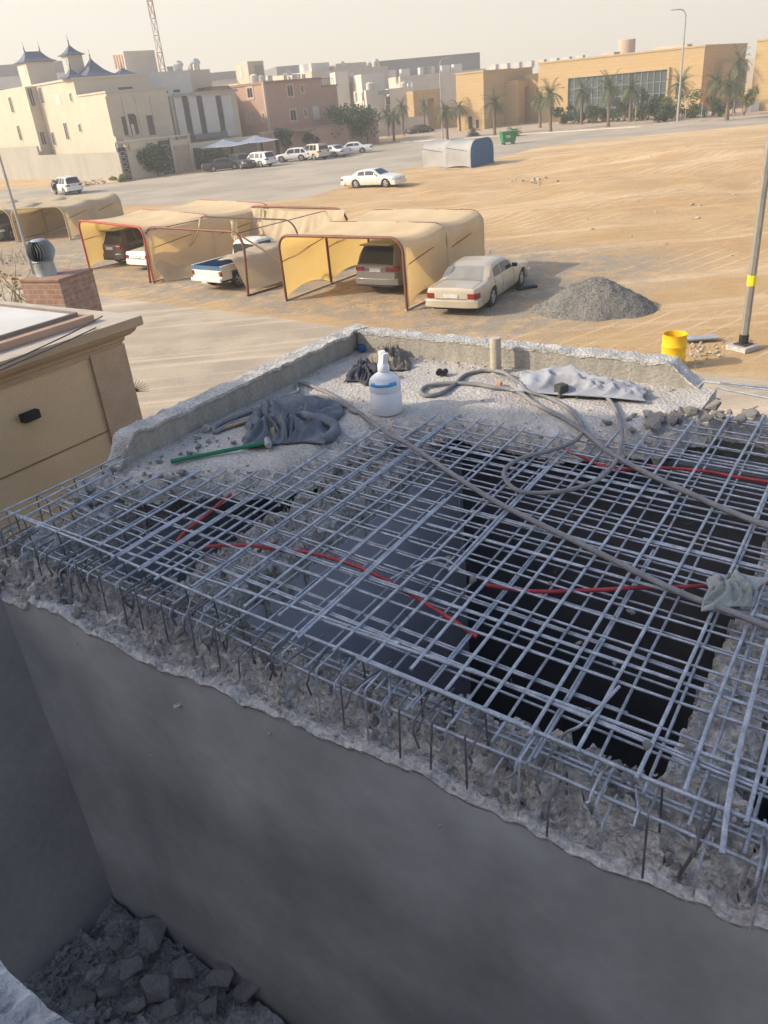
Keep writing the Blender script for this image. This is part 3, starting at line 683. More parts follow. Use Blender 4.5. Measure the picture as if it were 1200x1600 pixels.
def vehicle(name, label, cat, P, az, m, L=5.0, W=1.9, WB=2.8, fo=.95, R_=.34, top=(), sh=(), zb=.27, glass=None, side=(), ws=None, rw=None, group=None, rear='sedan', trim=None, hook=None, tint=None, rails=False, xr=None, spokes=5):
    t = thing(name, label, cat, P, az, group); glass = glass or M_GLASS
    xf = WB / 2 + fo; xb = xf - L if xr is None else xr; hw0 = W / 2
    hwt = [(xb, .87), (xb + .10, .945), (xb + .3, .985), (xb + .8, 1), (xf - 1.0, 1), (xf - .4, .97), (xf - .15, .90), (xf, .74)]
    def arch(x):
        z = 0
        for xw in (-WB / 2, WB / 2):
            d = abs(x - xw); Ra = R_ + .075
            if d < Ra: z = max(z, R_ + math.sqrt(Ra * Ra - d * d) - .01)
        return z
    def sec(x):
        w = hw0 * lerp_tab(hwt, x); s = lerp_tab(sh, x); T = max(lerp_tab(top, x), s + .001); h = T - s; c = clamp(h / .3); a = arch(x)
        b = zb + .10 * (1 - sstep(x, xb, xb + .5)) + .06 * sstep(x, xf - .5, xf)
        lo = [(w * .90, b), (w * .975, b + .12), (w, b + (s - b) * .5), (w * .992, b + (s - b) * .80), (w * .945, s)]
        lo = [(y, max(z, min(a, s - .06 - .02 * (4 - i)))) for i, (y, z) in enumerate(lo)]
        wt = w * .92 - .27 * h
        cab = [((w * .93 + wt) / 2 + .012, s + .5 * h), (wt + .03, s + .84 * h), (wt - .05, s + .965 * h), (wt * .55, T), (0, T + .015)]
        hood = [(w * .92, s + .012), (w * .87, s + .024), (w * .78, s + .034), (w * .4, s + .05), (0, s + .055)]
        return lo + [(a_[0] * c + b_[0] * (1 - c), a_[1] * c + b_[1] * (1 - c)) for a_, b_ in zip(cab, hood)]
    n = int((xf - xb) / .06); xs = [xb + (xf - xb) * i / n for i in range(n + 1)]
    mb = MB(); K = 19
    for x in xs:
        s = sec(x); full = [(-y, z) for y, z in s] + [(y, z) for y, z in s[-2::-1]]
        mb.v += [V((x, y, z)) for y, z in full]
    for i in range(n):
        for k in range(K - 1): mb.f.append((i * K + k, i * K + k + 1, (i + 1) * K + k + 1, (i + 1) * K + k))
    mb.f += [tuple(range(K - 1, -1, -1)), tuple(n * K + k for k in range(K))]
    mb.build('body', m, t, smooth=40)
    def sy(x, z):
        s = sec(x)
        for (y0, z0), (y1, z1) in zip(s[4:], s[5:]):
            if z0 <= z <= z1 and z1 > z0: return y0 + (y1 - y0) * (z - z0) / (z1 - z0)
        return s[-3][0]
    def tz(x, y):
        s = sec(x); y = abs(y)
        for (y0, z0), (y1, z1) in zip(s[4:], s[5:]):
            if y1 <= y <= y0 and y0 > y1: return z0 + (z1 - z0) * (y0 - y) / (y0 - y1)
        return s[-1][1]
    for sgn in (-1, 1):
        for (xa, xb_, ta, tb) in side:            # side windows follow the roofline; ta / tb slant their ends
            def fn(u, w):
                zl = lerp_tab(sh, (xa + xb_) / 2) + .035
                x = xa + (xb_ - xa) * u; x += (ta * (1 - u) + tb * u) * w; s_ = lerp_tab(sh, x); T = lerp_tab(top, x)
                z = s_ + .03 + (max(T - s_ - .15, .02)) * w
                return V((x, sgn * (sy(x, z) + .007), z))
            q = MB().grid(fn, 10, 5)
            if sgn > 0: q.f = [f[::-1] for f in q.f]
            q.build('side_window', glass, t, smooth=180)
    for nm, e in (('windscreen', ws), ('rear_window', rw)):
        if not e: continue
        xa, xb_, ka, kb = e
        def fn(u, w):
            x = xa + (xb_ - xa) * w; k = ka + (kb - ka) * w; y = (2 * u - 1) * k
            return V((x + (.008 if nm == 'windscreen' else -.008), y, tz(x, y) + .006))
        q = MB().grid(fn, 10, 6)
        if nm == 'windscreen': q.f = [f[::-1] for f in q.f]
        q.build(nm, tint if tint and nm == 'rear_window' else glass, t, smooth=180)
    MB().bx(xb + .25, xf - .3, -hw0 * .78, hw0 * .78, zb - .05, zb + .25).build('underbody', M_BLK, t)
    for xw in (-WB / 2, WB / 2):
        for sgn in (-1, 1):
            Mx = Matrix.Rotation(R(-90 * sgn), 4, 'X'); wy = sgn * (hw0 - .13)
            ty = MB().lathe([(R_ * .62, -.10), (R_ * .93, -.105), (R_, -.07), (R_, .07), (R_ * .93, .105), (R_ * .66, .10), (R_ * .64, .06)], 22, (xw, wy, R_), Mx).build('wheel', M_TYRE, t, smooth=40)
            rm = MB().lathe([(R_ * .66, .0), (R_ * .66, .085), (R_ * .58, .095), (R_ * .55, .05), (.01, .05)], 22, (xw, wy, R_), Mx)
            for k in range(spokes):
                a = 2 * math.pi * k / spokes
                rm.box((xw + math.cos(a) * R_ * .32, wy + sgn * .072, R_ + math.sin(a) * R_ * .32), (R_ * .56, .03, .075), 0, 0, -a)
            rm.lathe([(.06, .05), (.055, .095), (.01, .1)], 12, (xw, wy, R_), Mx)
            rm.build('rim', M_RIM, ty, smooth=30)
    sm = MB()
    for sgn in (-1, 1):
        for xq in ([side[0][0] + .0, side[0][1] + .04, side[min(1, len(side) - 1)][1] + .05] if len(side) > 1 else [side[0][0] - .05, side[0][1] + .1]):
            s_ = sec(xq); pl = [V((xq, sgn * (y + .001), z)) for y, z in s_[:5] if z > zb + .08]
            if len(pl) > 2: sm.tube(pl, .007, 4)
    if rear == 'sedan':
        xk = rw[0] - .02; sm.tube([V((xk, -hw0 * .80, tz(xk, hw0 * .80) + .001)), V((xk, 0, tz(xk, 0) + .001)), V((xk, hw0 * .80, tz(xk, hw0 * .80) + .001))], .007, 4)
        for sgn in (-1, 1): sm.tube([V((x, sgn * hw0 * .76, tz(x, hw0 * .76) + .001)) for x in (xk, xk - .35, xb + .12, xb + .02)], .007, 4)
        sm.tube([V((ws[0] + .1, -hw0 * .8, tz(ws[0] + .1, hw0 * .8))), V((ws[0] + .1, 0, tz(ws[0] + .1, 0))), V((ws[0] + .1, hw0 * .8, tz(ws[0] + .1, hw0 * .8)))], .007, 4)
    sm.build('panel_seams', M_BLK, t)
    for sgn in (-1, 1):
        xm = (ws[0] if ws else .5) - .38; z = lerp_tab(sh, xm) + .10
        MB().box((xm, sgn * (hw0 + .06), z), (.13, .20, .13), sgn * .2).build('mirror', trim or m, t, bevel=.03)
        for (xa, xb_, _, _) in side[:2]:
            xh = (xa + xb_) / 2 - .25; MB().box((xh, sgn * (hw0 * .994 + .004), lerp_tab(sh, xh) - .13), (.17, .03, .035)).build('handle', m, t)
    zs_b, zs_f = lerp_tab(sh, xb), lerp_tab(sh, xf)
    def bump(x0, sg, z0, z1, mm, nm='bumper', pr=.05):
        pl = []
        for k in range(13):
            y = hw0 * 1.0 * (k / 6 - 1); q = abs(k / 6 - 1); pl.append((x0 + sg * (pr - .30 * max(0, q - .55) ** 1.6), y))
        poly = pl + [(x0 - sg * .45, hw0 * 1.005), (x0 - sg * .45, hw0 * .9), (x0 - sg * .1, 0), (x0 - sg * .45, -hw0 * .9), (x0 - sg * .45, -hw0 * 1.005)]
        MB().prism(poly, z0, z1).build(nm, mm, t, smooth=40, bevel=.03)
    if rear == 'sedan':
        bump(xb, -1, .31, .58, m); bump(xf, 1, .22, .52, m)
        for sgn in (-1, 1):
            MB().prism([(xb + .30, sgn * hw0 * .992), (xb + .10, sgn * hw0 * .962), (xb - .012, sgn * hw0 * .88), (xb - .012, sgn * hw0 * .62), (xb + .3, sgn * hw0 * .62)], .615, .80).build('taillight', M_RED_L, t, bevel=.015)
            MB().prism([(xf - .3, sgn * hw0 * .985), (xf - .1, sgn * hw0 * .90), (xf + .012, sgn * hw0 * .74), (xf + .02, sgn * hw0 * .40), (xf - .3, sgn * hw0 * .4)], .60, .74).build('headlight', M_CLR, t, bevel=.015)
        MB().bx(xb - .018, xb + .02, -hw0 * .58, hw0 * .58, .60, .635).build('trim_strip', M_CHR, t)
        MB().bx(xb - .022, xb + .02, -.26, .26, .645, .76).build('number_plate', M_PLATE, t)
        MB().bx(xf - .05, xf + .03, -.30, .30, .56, .76).build('grille', M_BLK if not trim else M_CHR, t, bevel=.02)
    elif rear == 'suv':
        bump(xb, -1, .42, .68, m); bump(xf, 1, .3, .62, m)
        MB().bx(xb - .04, xb + .3, -hw0 * .8, hw0 * .8, .36, .43).build('bumper_skirt', M_BLK, t)
        for sgn in (-1, 1):
            MB().prism([(xb + .28, sgn * hw0 * .995), (xb + .08, sgn * hw0 * .962), (xb - .015, sgn * hw0 * .875), (xb - .015, sgn * hw0 * .5), (xb + .25, sgn * hw0 * .5)], zs_b - .20, zs_b - .03).build('taillight', M_RED_L, t, bevel=.015)
            MB().prism([(xf - .3, sgn * hw0 * .985), (xf - .1, sgn * hw0 * .90), (xf + .02, sgn * hw0 * .7), (xf + .03, sgn * hw0 * .45), (xf - .3, sgn * hw0 * .4)], zs_f - .16, zs_f - .02).build('headlight', M_CLR, t, bevel=.015)
        MB().bx(xb - .022, xb + .02, -.25, .25, zs_b - .22, zs_b - .08).build('number_plate', M_PLATE, t)
        MB().bx(xb - .028, xb + .02, -.4, .4, zs_b - .055, zs_b - .03).build('trim_strip', M_CHR, t)
        MB().bx(xf - .05, xf + .045, -.36, .36, zs_f - .28, zs_f - .05).build('grille', M_BLK, t, bevel=.02)
        rx = rw[1] if rw else xb + .3
        MB().box((xb + .24, 0, lerp_tab(top, xb + .5) + .0), (.34, hw0 * 1.35, .045)).build('spoiler', m, t, bevel=.015)
        if rails:
            for sgn in (-1, 1): MB().tube([(xb + .6, sgn * hw0 * .66, lerp_tab(top, xb + 1) - .02), (xb + .7, sgn * hw0 * .66, lerp_tab(top, xb + 1) + .05), (WB / 2 - .9, sgn * hw0 * .66, lerp_tab(top, .3) + .05), (WB / 2 - .8, sgn * hw0 * .66, lerp_tab(top, .3) - .02)], .02, 6).build('roof_rail', M_CHR, t, smooth=60)
    if hook: hook(t, xb, xf, hw0)
    return t
def sedan(label, P, az, m, s=1.0, group=None, **k):
    L = 5.4 * s; WB = 2.92 * s; xf = WB / 2 + .98 * s; xb = xf - L
    top = [(xb, .80), (xb + .05, .93), (xb + 1.05, 1.0), (xb + 1.75, 1.36), (xb + 2.15, 1.425), (xb + 2.9, 1.44), (xb + 3.2, 1.40), (xb + 4.0, 1.0), (xf - .1, .80), (xf, .66)]
    sh = [(xb, .80), (xb + .05, .92), (xb + .9, .95), (xb + 3.8, .95), (xb + 4.1, .93), (xf - .25, .80), (xf, .66)]
    return vehicle('sedan_car', label, 'car', P, az, m, L, 1.96, WB, .98 * s, .335, top, sh, .24,
                   side=[(xb + 1.72, xb + 2.42, .08, -.05), (xb + 2.50, xb + 3.55, -.05, -.14)], ws=(xb + 3.88, xb + 3.22, .76, .58), rw=(xb + 1.08, xb + 1.72, .70, .56), group=group, **k)
def suv(label, P, az, m, L=4.9, W=1.9, H=1.85, group=None, name='suv_car', raked=.45, **k):
    WB = L * .575; xf = WB / 2 + L * .18; xb = xf - L; s = H * .60
    top = [(xb, s - .02), (xb + .03, s + .02), (xb + raked, H - .06), (xb + raked + .35, H), (xb + L * .52, H), (xb + L * .60, H - .06), (xb + L * .74, s + .02), (xf - .05, s - .1), (xf, s - .22)]
    sh = [(xb, s - .02), (xb + .1, s), (xb + L * .68, s), (xb + L * .76, s), (xf - .2, s - .08), (xf, s - .22)]
    return vehicle(name, label, 'car', P, az, m, L, W, WB, L * .18, .38, top, sh, .34,
                   side=[(xb + .55, xb + 1.15, .1, 0), (xb + 1.25, xb + L * .42, 0, -.02), (xb + L * .44, xb + L * .66, -.02, -.16)], ws=(xb + L * .725, xb + L * .61, W * .40, W * .33), rw=(xb + .05, xb + raked - .05, W * .40, W * .34), group=group, rear='suv', **k)
P_BEIGE = paint('dusty_champagne_paint', (.44, .385, .29), .2); P_GREY = paint('grey_silver_paint', (.155, .15, .145), .04)
P_WHITE = paint('white_paint', (.74, .73, .70), .06); P_BROWN = paint('dark_brown_paint', (.055, .045, .035), .04)
P_BLACK = paint('black_paint', (.03, .03, .033), .06); P_CREAM = paint('cream_white_paint', (.74, .71, .62), .05); P_SAND = paint('sand_paint', (.55, .49, .38), .1)
P_SILV = paint('silver_paint', (.5, .5, .5), .05)
hd = lambda az: V((math.cos(R(az)), math.sin(R(az)), 0))
rt = lambda az: V((math.sin(R(az)), -math.cos(R(az)), 0))
# near row, parked nose in under and beside the canopies
sedan('dusty champagne four door saloon parked in the open right of the big tan canopy', V((4.50, 29.55, 0)), 59.8, P_BEIGE, 1.04, tint=M_DUSTGLASS, trim=M_BLK)
suv('grey off roader seen from behind under the big tan canopy', G(590, 462) + hd(56) * 2.75, 56, P_GREY, 5.2, 1.98, 1.93, rails=False, spokes=6)
suv('dark brown off roader under the red framed canopy', G(180, 416) + hd(57) * 2.5, 57, P_BROWN, 4.9, 1.9, 1.85)
sedan('white car mostly hidden behind the right leg of the red framed canopy', G(219, 424) + hd(53) * 2.6, 53, P_WHITE, .88)
suv('black off roader under the leftmost tan canopies', V((-19.2, 56.2, 0)) - hd(-20) * 6.7 + hd(70) * 2.6, -110, P_BLACK, 4.9, 1.9, 1.75)
# old two-tone pickup
def pickup():
    az = 50.5; P = G(357, 446) + hd(az) * 1.45; t = None
    xb = -.25
    top = [(-.25, .96), (-.20, 1.0), (-.16, 1.62), (.1, 1.72), (.75, 1.72), (.95, 1.68), (1.45, 1.08), (2.4, 1.0), (2.5, .8)]
    sh = [(-.25, .95), (-.2, 1.0), (1.4, 1.03), (1.55, 1.02), (2.35, .98), (2.5, .8)]
    t = vehicle('pickup_truck', 'old white pickup with a blue load bed standing inside the collapsed canopy', 'truck', P, az, P_CREAM, 5.1, 1.92, 3.1, .95, .37, top, sh, .40,
                side=[(.0, .85, .05, -.05)], ws=(1.42, .98, .76, .66), rw=(-.215, -.165, .72, .68), rear='pickup', xr=-.25)
    B = mat('blue_bed_paint', (.07, .16, .26), (.05, .12, .20), 3, rough=.5)
    e, w = -2.55, .95
    for sg in (-1, 1):
        y0, y1 = sorted((sg * w, sg * (w - .11)))
        mb = MB()
        for x0, x1, z0 in ((e + .04, -1.98, .48), (-1.98, -1.12, .80), (-1.12, -.27, .48)): mb.bx(x0 + .001, x1 - .001, y0, y1, z0, 1.04)
        mb.build('bed_side', P_CREAM, t)
        y0, y1 = sorted((sg * (w + .004), sg * (w - .115)))
        MB().bx(e + .03, -.26, y0, y1, 1.043, 1.075).build('bed_rail', P_CREAM, t, bevel=.01)
        y0, y1 = sorted((sg * (w - .111), sg * (w - .135)))
        MB().bx(e + .06, -.29, y0, y1, .60, 1.06).build('bed_lining', B, t)
        MB().bx(e - .012, e + .06, *sorted((sg * w * .985, sg * (w - .16))), .66, .86).build('taillight', M_RED_L, t, bevel=.01)
    MB().bx(e + .05, -.28, -w + .12, w - .12, .56, .60).build('bed_floor', B, t)
    MB().bx(-.31, -.285, -w + .13, w - .13, .60, 1.05).build('bed_lining', B, t)
    tg = MB().bx(e, e + .05, -w + .03, w - .03, .50, 1.06).build('tailgate', P_CREAM, t, bevel=.012)
    MB().bx(e - .006, e + .04, -w + .04, w - .04, .90, 1.068).build('blue_band', B, tg)
    MB().bx(e - .012, e, -w + .2, w - .2, .70, .84).build('pressed_panel', P_CREAM, tg, bevel=.01)
    MB().bx(e - .14, e - .02, -w, w, .42, .58).build('bumper', P_CREAM, t, bevel=.03)
    MB().bx(e - .15, e - .13, -.08, .24, .36, .50).build('number_plate', M_PLATE, t)
    MB().bx(e + .1, -.3, -.7, .7, .34, .5).build('chassis', M_BLK, t)
    return t
pickup()
# cars on and along the far road
sedan('cream white saloon crossing the sand at the near edge of the far road', G(581, 293.5) + rt(-33) * -.75, -33, P_CREAM, 1.0, trim=M_CHR)
def opendoor(t, xb, xf, w):
    MB().bx(.25, 1.25, w - .03, w + .006, .45, 1.55).build('door_opening', M_BLK, t)  # black plate stands in for the unlit cabin behind the door
    MB().box((1.08, w + .22, .95), (.9, .07, .8), -.5).build('open_door', P_WHITE, t, bevel=.02)
suv('white off roader with its front door open by the pale boundary wall', G(113, 303.5) + hd(128) * 1.3, 128, P_WHITE, 4.8, 1.86, 1.83, hook=opendoor)
FAR = 'cars parked along the far houses'
sedan('black saloon parked first under the white shade canopy', G(350, 266), 12, P_BLACK, .9, group=FAR)
suv('dark off roader parked between a black saloon and a white off roader', G(380, 263), -60, P_BLACK, 4.7, 1.85, 1.7, group=FAR)
suv('white off roader parked at the right end of the white shade canopy', G(403, 261), 140, P_WHITE, 4.8, 1.9, 1.75, group=FAR)
suv('white crossover parked outside the pink compound wall', G(459, 252), 165, P_WHITE, 4.7, 1.85, 1.6, group=FAR, raked=.9)
suv('sand coloured boxy off roader beside the white crossover', G(490, 249.5), 128, P_SAND, 4.7, 1.9, 1.9, group=FAR, raked=.2)
sedan('silver car half hidden behind the sand coloured off roader', G(508, 247.5) + V((1.0, 1.5, 0)), 135, P_SILV, .9, group=FAR)
sedan('white saloon parked in front of the round green tree', G(552, 240), 175, P_WHITE, .9, group=FAR)
sedan('dark car parked by the freestanding tan archway', G(658, 208.5), 30, P_BLACK, .9, group=FAR)

# ------------------------------------------------------------------ fabric car canopies
def fabric(name, c, tr, k=.38): return mat(name, c, (c[0] * .80, c[1] * .79, c[2] * .76), .9, rough=.95, contrast=.5, fine=.07, bscale=90, bump=.05, trans=(k, tr))
M_TAN = fabric('tan_shade_cloth', (.76, .60, .38), (.85, .56, .18), .28); M_YEL = fabric('yellowed_shade_cloth', (.64, .50, .29), (.88, .60, .20), .42)  # yellower copy of the tan cloth paints sun glow into the left walls
M_TAN2 = fabric('dull_tan_shade_cloth', (.60, .49, .34), (.6, .44, .18), .28)
M_BRN = mat('brown_frame_paint', (.20, .085, .045), (.15, .06, .03), 5, rough=.5); M_REDF = mat('red_frame_paint', (.42, .06, .035), (.34, .045, .03), 5, rough=.5)
M_DKF = mat('dark_frame_steel', (.07, .05, .045), (.10, .05, .035), 5, rough=.6); M_RAIL = mat('pale_rail', (.52, .45, .34), (.42, .34, .25), 5)
def hoop_pts(w, h, r=.5, lean=0.0):
    pts = [V((0, 0, 0)), V((0, 0, h * .5)), V((0, 0, h - r))]
    for k in range(1, 7): a = R(90 * k / 6); pts.append(V((r - r * math.cos(a), 0, h - r + r * math.sin(a))))
    for k in range(1, 6): pts.append(V((r + (w - 2 * r) * k / 6, 0, h)))
    for k in range(7): a = R(90 * k / 6); pts.append(V((w - r + r * math.sin(a), 0, h - r + r * math.cos(a))))
    pts += [V((w, 0, h * .5)), V((w, 0, 0))]
    return pts
def canopy(label, Pl, Pr, length, h, hoops, cloth, cloth_left, frame, group, az=None, sag=.22, skip=(), side_sag=.18, up=.34, r=.5, rad=.055, name='car_canopy', back=None):
    d = Pr - Pl; w = d.length; az = math.degrees(math.atan2(d.y, d.x)) if az is None else az
    t = thing(name, label, 'canopy', Pl, az, group)
    base = hoop_pts(w, h, r); vs = [length * i / (hoops - 1) for i in range(hoops)]
    for i, v in enumerate(vs):
        if i in skip: continue
        MB().tube([p + V((0, v, 0)) for p in base], rad, 8).build('hoop', frame, t, smooth=60)
    for x in (0, w): MB().bar((x, -.1, .035), (x, length + .1, .035), .07, .06).build('base_rail', M_RAIL, t)
    cum = [0]
    for a, b in zip(base, base[1:]): cum.append(cum[-1] + (b - a).length)
    tot = cum[-1]
    def at(s):
        s = clamp(s, 0, tot - 1e-6)
        for k in range(len(cum) - 1):
            if s <= cum[k + 1]: return base[k].lerp(base[k + 1], (s - cum[k]) / (cum[k + 1] - cum[k]))
        return base[-1]
    def surf(s0, s1, off, nm, m, nu=40):
        for i in range(hoops - 1):
            def fn(u, q):
                k = 4 * q * (1 - q); s = s0 + (s1 - s0) * u
                lo = .12 + up * k
                s = max(lo, min(tot - lo, s)); p = at(s)
                roof = sstep(p.z, h * .55, h * .98)
                inw = side_sag * k * (1 - roof) * math.sin(math.pi * clamp(p.z / h)) 
                p = p + V((inw if p.x < w / 2 else -inw, 0, -sag * k * roof * (.5 + .5 * math.sin(math.pi * clamp(p.x / w)))))
                wr = .020 * noise.noise(V((p.x * 1.3, (vs[i] + q) * 2.2, p.z * 1.3))) + .014 * noise.noise(V((p.x * 3.5, vs[i] + q * 9, p.z * 2.5)))
                c_ = V((w / 2, 0, h * .4)); n_ = (p - c_).normalized()
                return p + n_ * (.062 + off + wr) + V((0, vs[i] + (vs[i + 1] - vs[i]) * q, 0))
            MB().grid(fn, nu, 12).build(nm, m, t, smooth=180)
    sl = h - r * .2
    surf(0, sl, 0, 'side_cloth', cloth_left, 16); surf(sl, tot - sl, 0, 'roof_cloth', cloth, 30); surf(tot - sl, tot, 0, 'side_cloth', cloth, 16)
    for i in range(hoops - 1):
        for x in (.02, w - .02): MB().tube([(x, vs[i], h * .60), (x, vs[i + 1], h * .78)], .016, 6).build('tie_rod', M_DKF, t)
    return t
CG = 'fabric car canopies along the gravel'
canopy('big tan fabric canopy on brown hoops sheltering the grey off roader', V((-3.05, 31.75, 0)), V((1.52, 28.35, 0)), 5.9, 2.5, 3, M_TAN, M_YEL, M_BRN, CG)
canopy('tan fabric canopy on bright red hoops with its left side tinted as sunlit', V((-14.3, 43.6, 0)), V((-9.7, 38.1, 0)), 7.0, 2.5, 3, M_TAN, M_YEL, M_REDF, CG)
# the collapsed one: bare hoops, cloth hanging from the last and slumped over the pickup
Cl, Cr = G(235, 443), G(388, 463); Cd = Cr - Cl; caz = math.degrees(math.atan2(Cd.y, Cd.x)); cw = Cd.length
t = thing('car_canopy', 'collapsed canopy of bare bent hoops with torn tan cloth round the pickup', 'canopy', Cl, caz, CG)
bp = hoop_pts(cw, 2.5, .75)
for v, m in ((0, M_BRN), (3.1, M_DKF), (6.2, M_BRN)):
    k = .02 if v else .05
    MB().tube([p + V((.1 * v * .2, v + .25 * (p.z / 2.5) * (1 if v == 0 else .3), 0)) for p in bp], .055 if v != 3.1 else .035, 8).build('hoop', m, t, smooth=60)
for x0, x1, z in ((.4, .4, 2.35), (cw - .6, cw - 1.2, 2.4)): MB().tube([(x0, .2, z), (x1, 6.2, z)], .018, 6).build('tie_rod', M_DKF, t)
MB().bar((cw, -.05, .035), (cw, 6.3, .035), .06, .06).build('base_rail', M_DKF, t); MB().bar((0, -.05, .035), (0, 6.3, .035), .06, .06).build('base_rail', M_DKF, t)
def curtain(u, w):
    x = cw * u; zt = 2.47 - .12 * (1 - abs(2 * u - 1)) ; z = zt * (1 - w) + .25 * w
    fold = .45 * abs(noise.noise(V((x * 1.5 + w * .8, w * .6, 0)))) + .10 * noise.noise(V((x * 4, w * 1.2, 3)))
    return V((x + .1, 6.2 - .45 * math.sin(w * 2.2) * (.5 + .5 * u) - fold * (.3 + w), z))
MB().grid(curtain, 60, 18).build('hanging_cloth', M_TAN2, t, smooth=180)
def slump(u, w):                     # cloth fallen to the right of the pickup
    x = cw - 2.05 + 2.0 * u; y = .25 + 4.4 * w
    z = 1.25 * (1 - sstep(u, .45, 1.0)) + .08 + .10 * fbm((x, y, 0), .9, 3) - .25 * sstep(u, .0, .1) * (1 - u) * 0 + .12 * math.sin(w * 3)
    return V((x, y + .1 * noise.noise(V((x, y, 2))), z))
MB().grid(slump, 26, 30).build('fallen_cloth', M_TAN2, t, smooth=180)
def flap(u, w):                      # lower left flap, hanging from the left side
    y = 3.0 * u; z = 1.25 * (1 - w) + .04
    return V((.15 + .55 * w * w + .12 * noise.noise(V((y * 1.3, w * 2, 0))), .2 + y + .2 * w, z + .05 * noise.noise(V((y * 2, w, 4)))))
MB().grid(flap, 24, 10).build('fallen_cloth', M_TAN2, t, smooth=180)
def strip(u, w): return V((.2 + .35 * u + .1 * noise.noise(V((u * 4, w, 0))), -.9 + 1.2 * u + .18 * w, .05 + .05 * abs(noise.noise(V((u * 5, w * 3, 1))))))
MB().grid(strip, 16, 5).build('fallen_cloth', M_TAN, t, smooth=180)
MB().tube([(cw - .9, .6, 2.4), (cw - .3, 1.4, 1.6), (cw - .15, 2.2, .9)], [.05, .04, .04], 6).build('cloth_strip', M_TAN, t, smooth=60)
MB().tube([(.7, 3.0, 2.42), (.75, 2.7, 1.9), (.5, 2.4, 1.4), (.1, 2.2, 1.2)], [.06, .05, .06, .05], 6).build('cloth_strip', M_TAN, t, smooth=60)
for x0, y0, z0, ln in ((cw * .35, 3.3, 2.42, 1.1), (cw * .62, 3.3, 2.42, .8), (cw * .2, 6.1, 2.4, 1.3)):     # torn rags hanging from the hoops
    def rag_(u, w): return V((x0 + .35 * u + .18 * w * noise.noise(V((x0, w * 3, u))), y0 + .15 * noise.noise(V((u * 2, w * 3, x0))), z0 - ln * w * (1 - .35 * abs(noise.noise(V((u * 4, x0, 0)))))))
    MB().grid(rag_, 8, 12).build('torn_cloth', M_TAN2, t, smooth=180)
# low row at the left edge
LG = 'low tan canopies at the left edge'
ru, r0 = V((math.cos(R(-20)), math.sin(R(-20)), 0)), V((-19.2, 56.2, 0))
for i, lb in enumerate(('low tan canopy at the right end of the row by the left edge', 'low tan canopy over the black off roader by the left edge', 'low tan canopy cut by the left edge of the picture')):
    canopy(lb, r0 - ru * (4.45 * i + 4.3), r0 - ru * 4.45 * i, 6.4, 2.15, 3, M_TAN2, M_TAN2, M_TAN2, LG, sag=.22, r=.6, up=.10)
# blue and white one at the far road
M_WCL = fabric('white_shade_cloth', (.44, .43, .41), (.4, .4, .38), .10); M_BCL = fabric('blue_shade_cloth', (.08, .16, .27), (.06, .14, .26), .1)
M_BLF = mat('blue_frame_paint', (.12, .22, .33), (.09, .17, .27), 5)
Fl, Fr = G(661, 265), G(736, 263); fd = (Fr - Fl).normalized(); fp = V((-fd.y, fd.x, 0))
canopy('white fabric canopy with a blue open end beside the far road', Fr, Fr + fp * 4.2, (Fr - Fl).length, 2.35, 3, M_WCL, M_WCL, M_BLF, 'canopy at the far road', sag=.18, up=.15, r=1.1, side_sag=.1)
fc = [o for o in COL.objects if o.name.startswith('car_canopy')][-1]
hp = hoop_pts(4.2, 2.27, 1.05); MB().add([V((p.x, -.02, p.z + .03)) for p in hp], [tuple(range(len(hp)))]).build('end_cloth', M_BCL, fc)

# ------------------------------------------------------------------ neighbouring house at the left
M_NB = mat('ochre_sprayed_render', (.66, .49, .30), (.58, .425, .255), 1.2, bump=.5, bscale=70, fine=.16)
M_NBC = mat('ochre_coping_render', (.50, .37, .245), (.43, .31, .20), 2.0, bump=.5, bscale=70, fine=.16)
M_NBT = mat('dusty_coping_top', (.50, .43, .34), (.42, .35, .27), 3, bump=.2, fine=.1)
nb0 = G(222, 493, 4.6)
NB = thing('neighbour_house', 'ochre rendered house corner with a moulded coping and a flat white roof sheet', 'house', (nb0.x, nb0.y, 0), -36.4)
MB().bx(-14, -.27, -9.5, -.27, 0, 4.26).build('wall', M_NB, NB)
MB().bx(-.268, -.225, -.80, -.225, 0, 4.258).build('pilaster', M_NBC, NB)
c = MB(); prof = [(.27, 4.22), (.245, 4.22), (.235, 4.29), (.21, 4.31), (.205, 4.35), (.15, 4.37), (.09, 4.42), (.07, 4.47), (.065, 4.475)]
for i in range(len(prof) - 1):
    (o0, z0), (o1, z1) = prof[i], prof[i + 1]
    c.add([(-14, -o0, z0), (-o0, -o0, z0), (-o1, -o1, z1), (-14, -o1, z1)], [(3, 2, 1, 0)])
    c.add([(-o0, -9.5, z0), (-o0, -o0, z0), (-o1, -o1, z1), (-o1, -9.5, z1)], [(0, 1, 2, 3)])
c.build('cornice', M_NBC, NB, smooth=30)
MB().bx(-14, 0, -9.5, 0, 4.477, 4.6).build('coping', M_NBC, NB, bevel=.012)
MB().bx(-13.9, -.006, -9.4, -.006, 4.6, 4.604).build('coping_top', M_NBT, NB)
MB().bx(-13.5, -.42, -9.2, -.45, 4.604, 4.70).build('upstand', mat('pinkish_trim', (.50, .33, .235), (.43, .28, .19), 3, bump=.2), NB, bevel=.01)
MB().bx(-13.4, -.62, -9.1, -.60, 4.70, 4.725).build('roof_sheet', mat('white_roof_sheet', (.66, .63, .57), (.56, .53, .47), 1.5, rough=.5, fine=.06), NB)
MB().bx(-13.45, -.60, -.598, -.565, 4.70, 4.75).build('edge_trim', mat('grey_metal_trim', (.20, .17, .15), (.28, .22, .18), 5, rough=.5, metal=.3), NB)
MB().bx(-.618, -.585, -9.1, -.60, 4.70, 4.75).build('edge_trim', _m['grey_metal_trim'], NB)
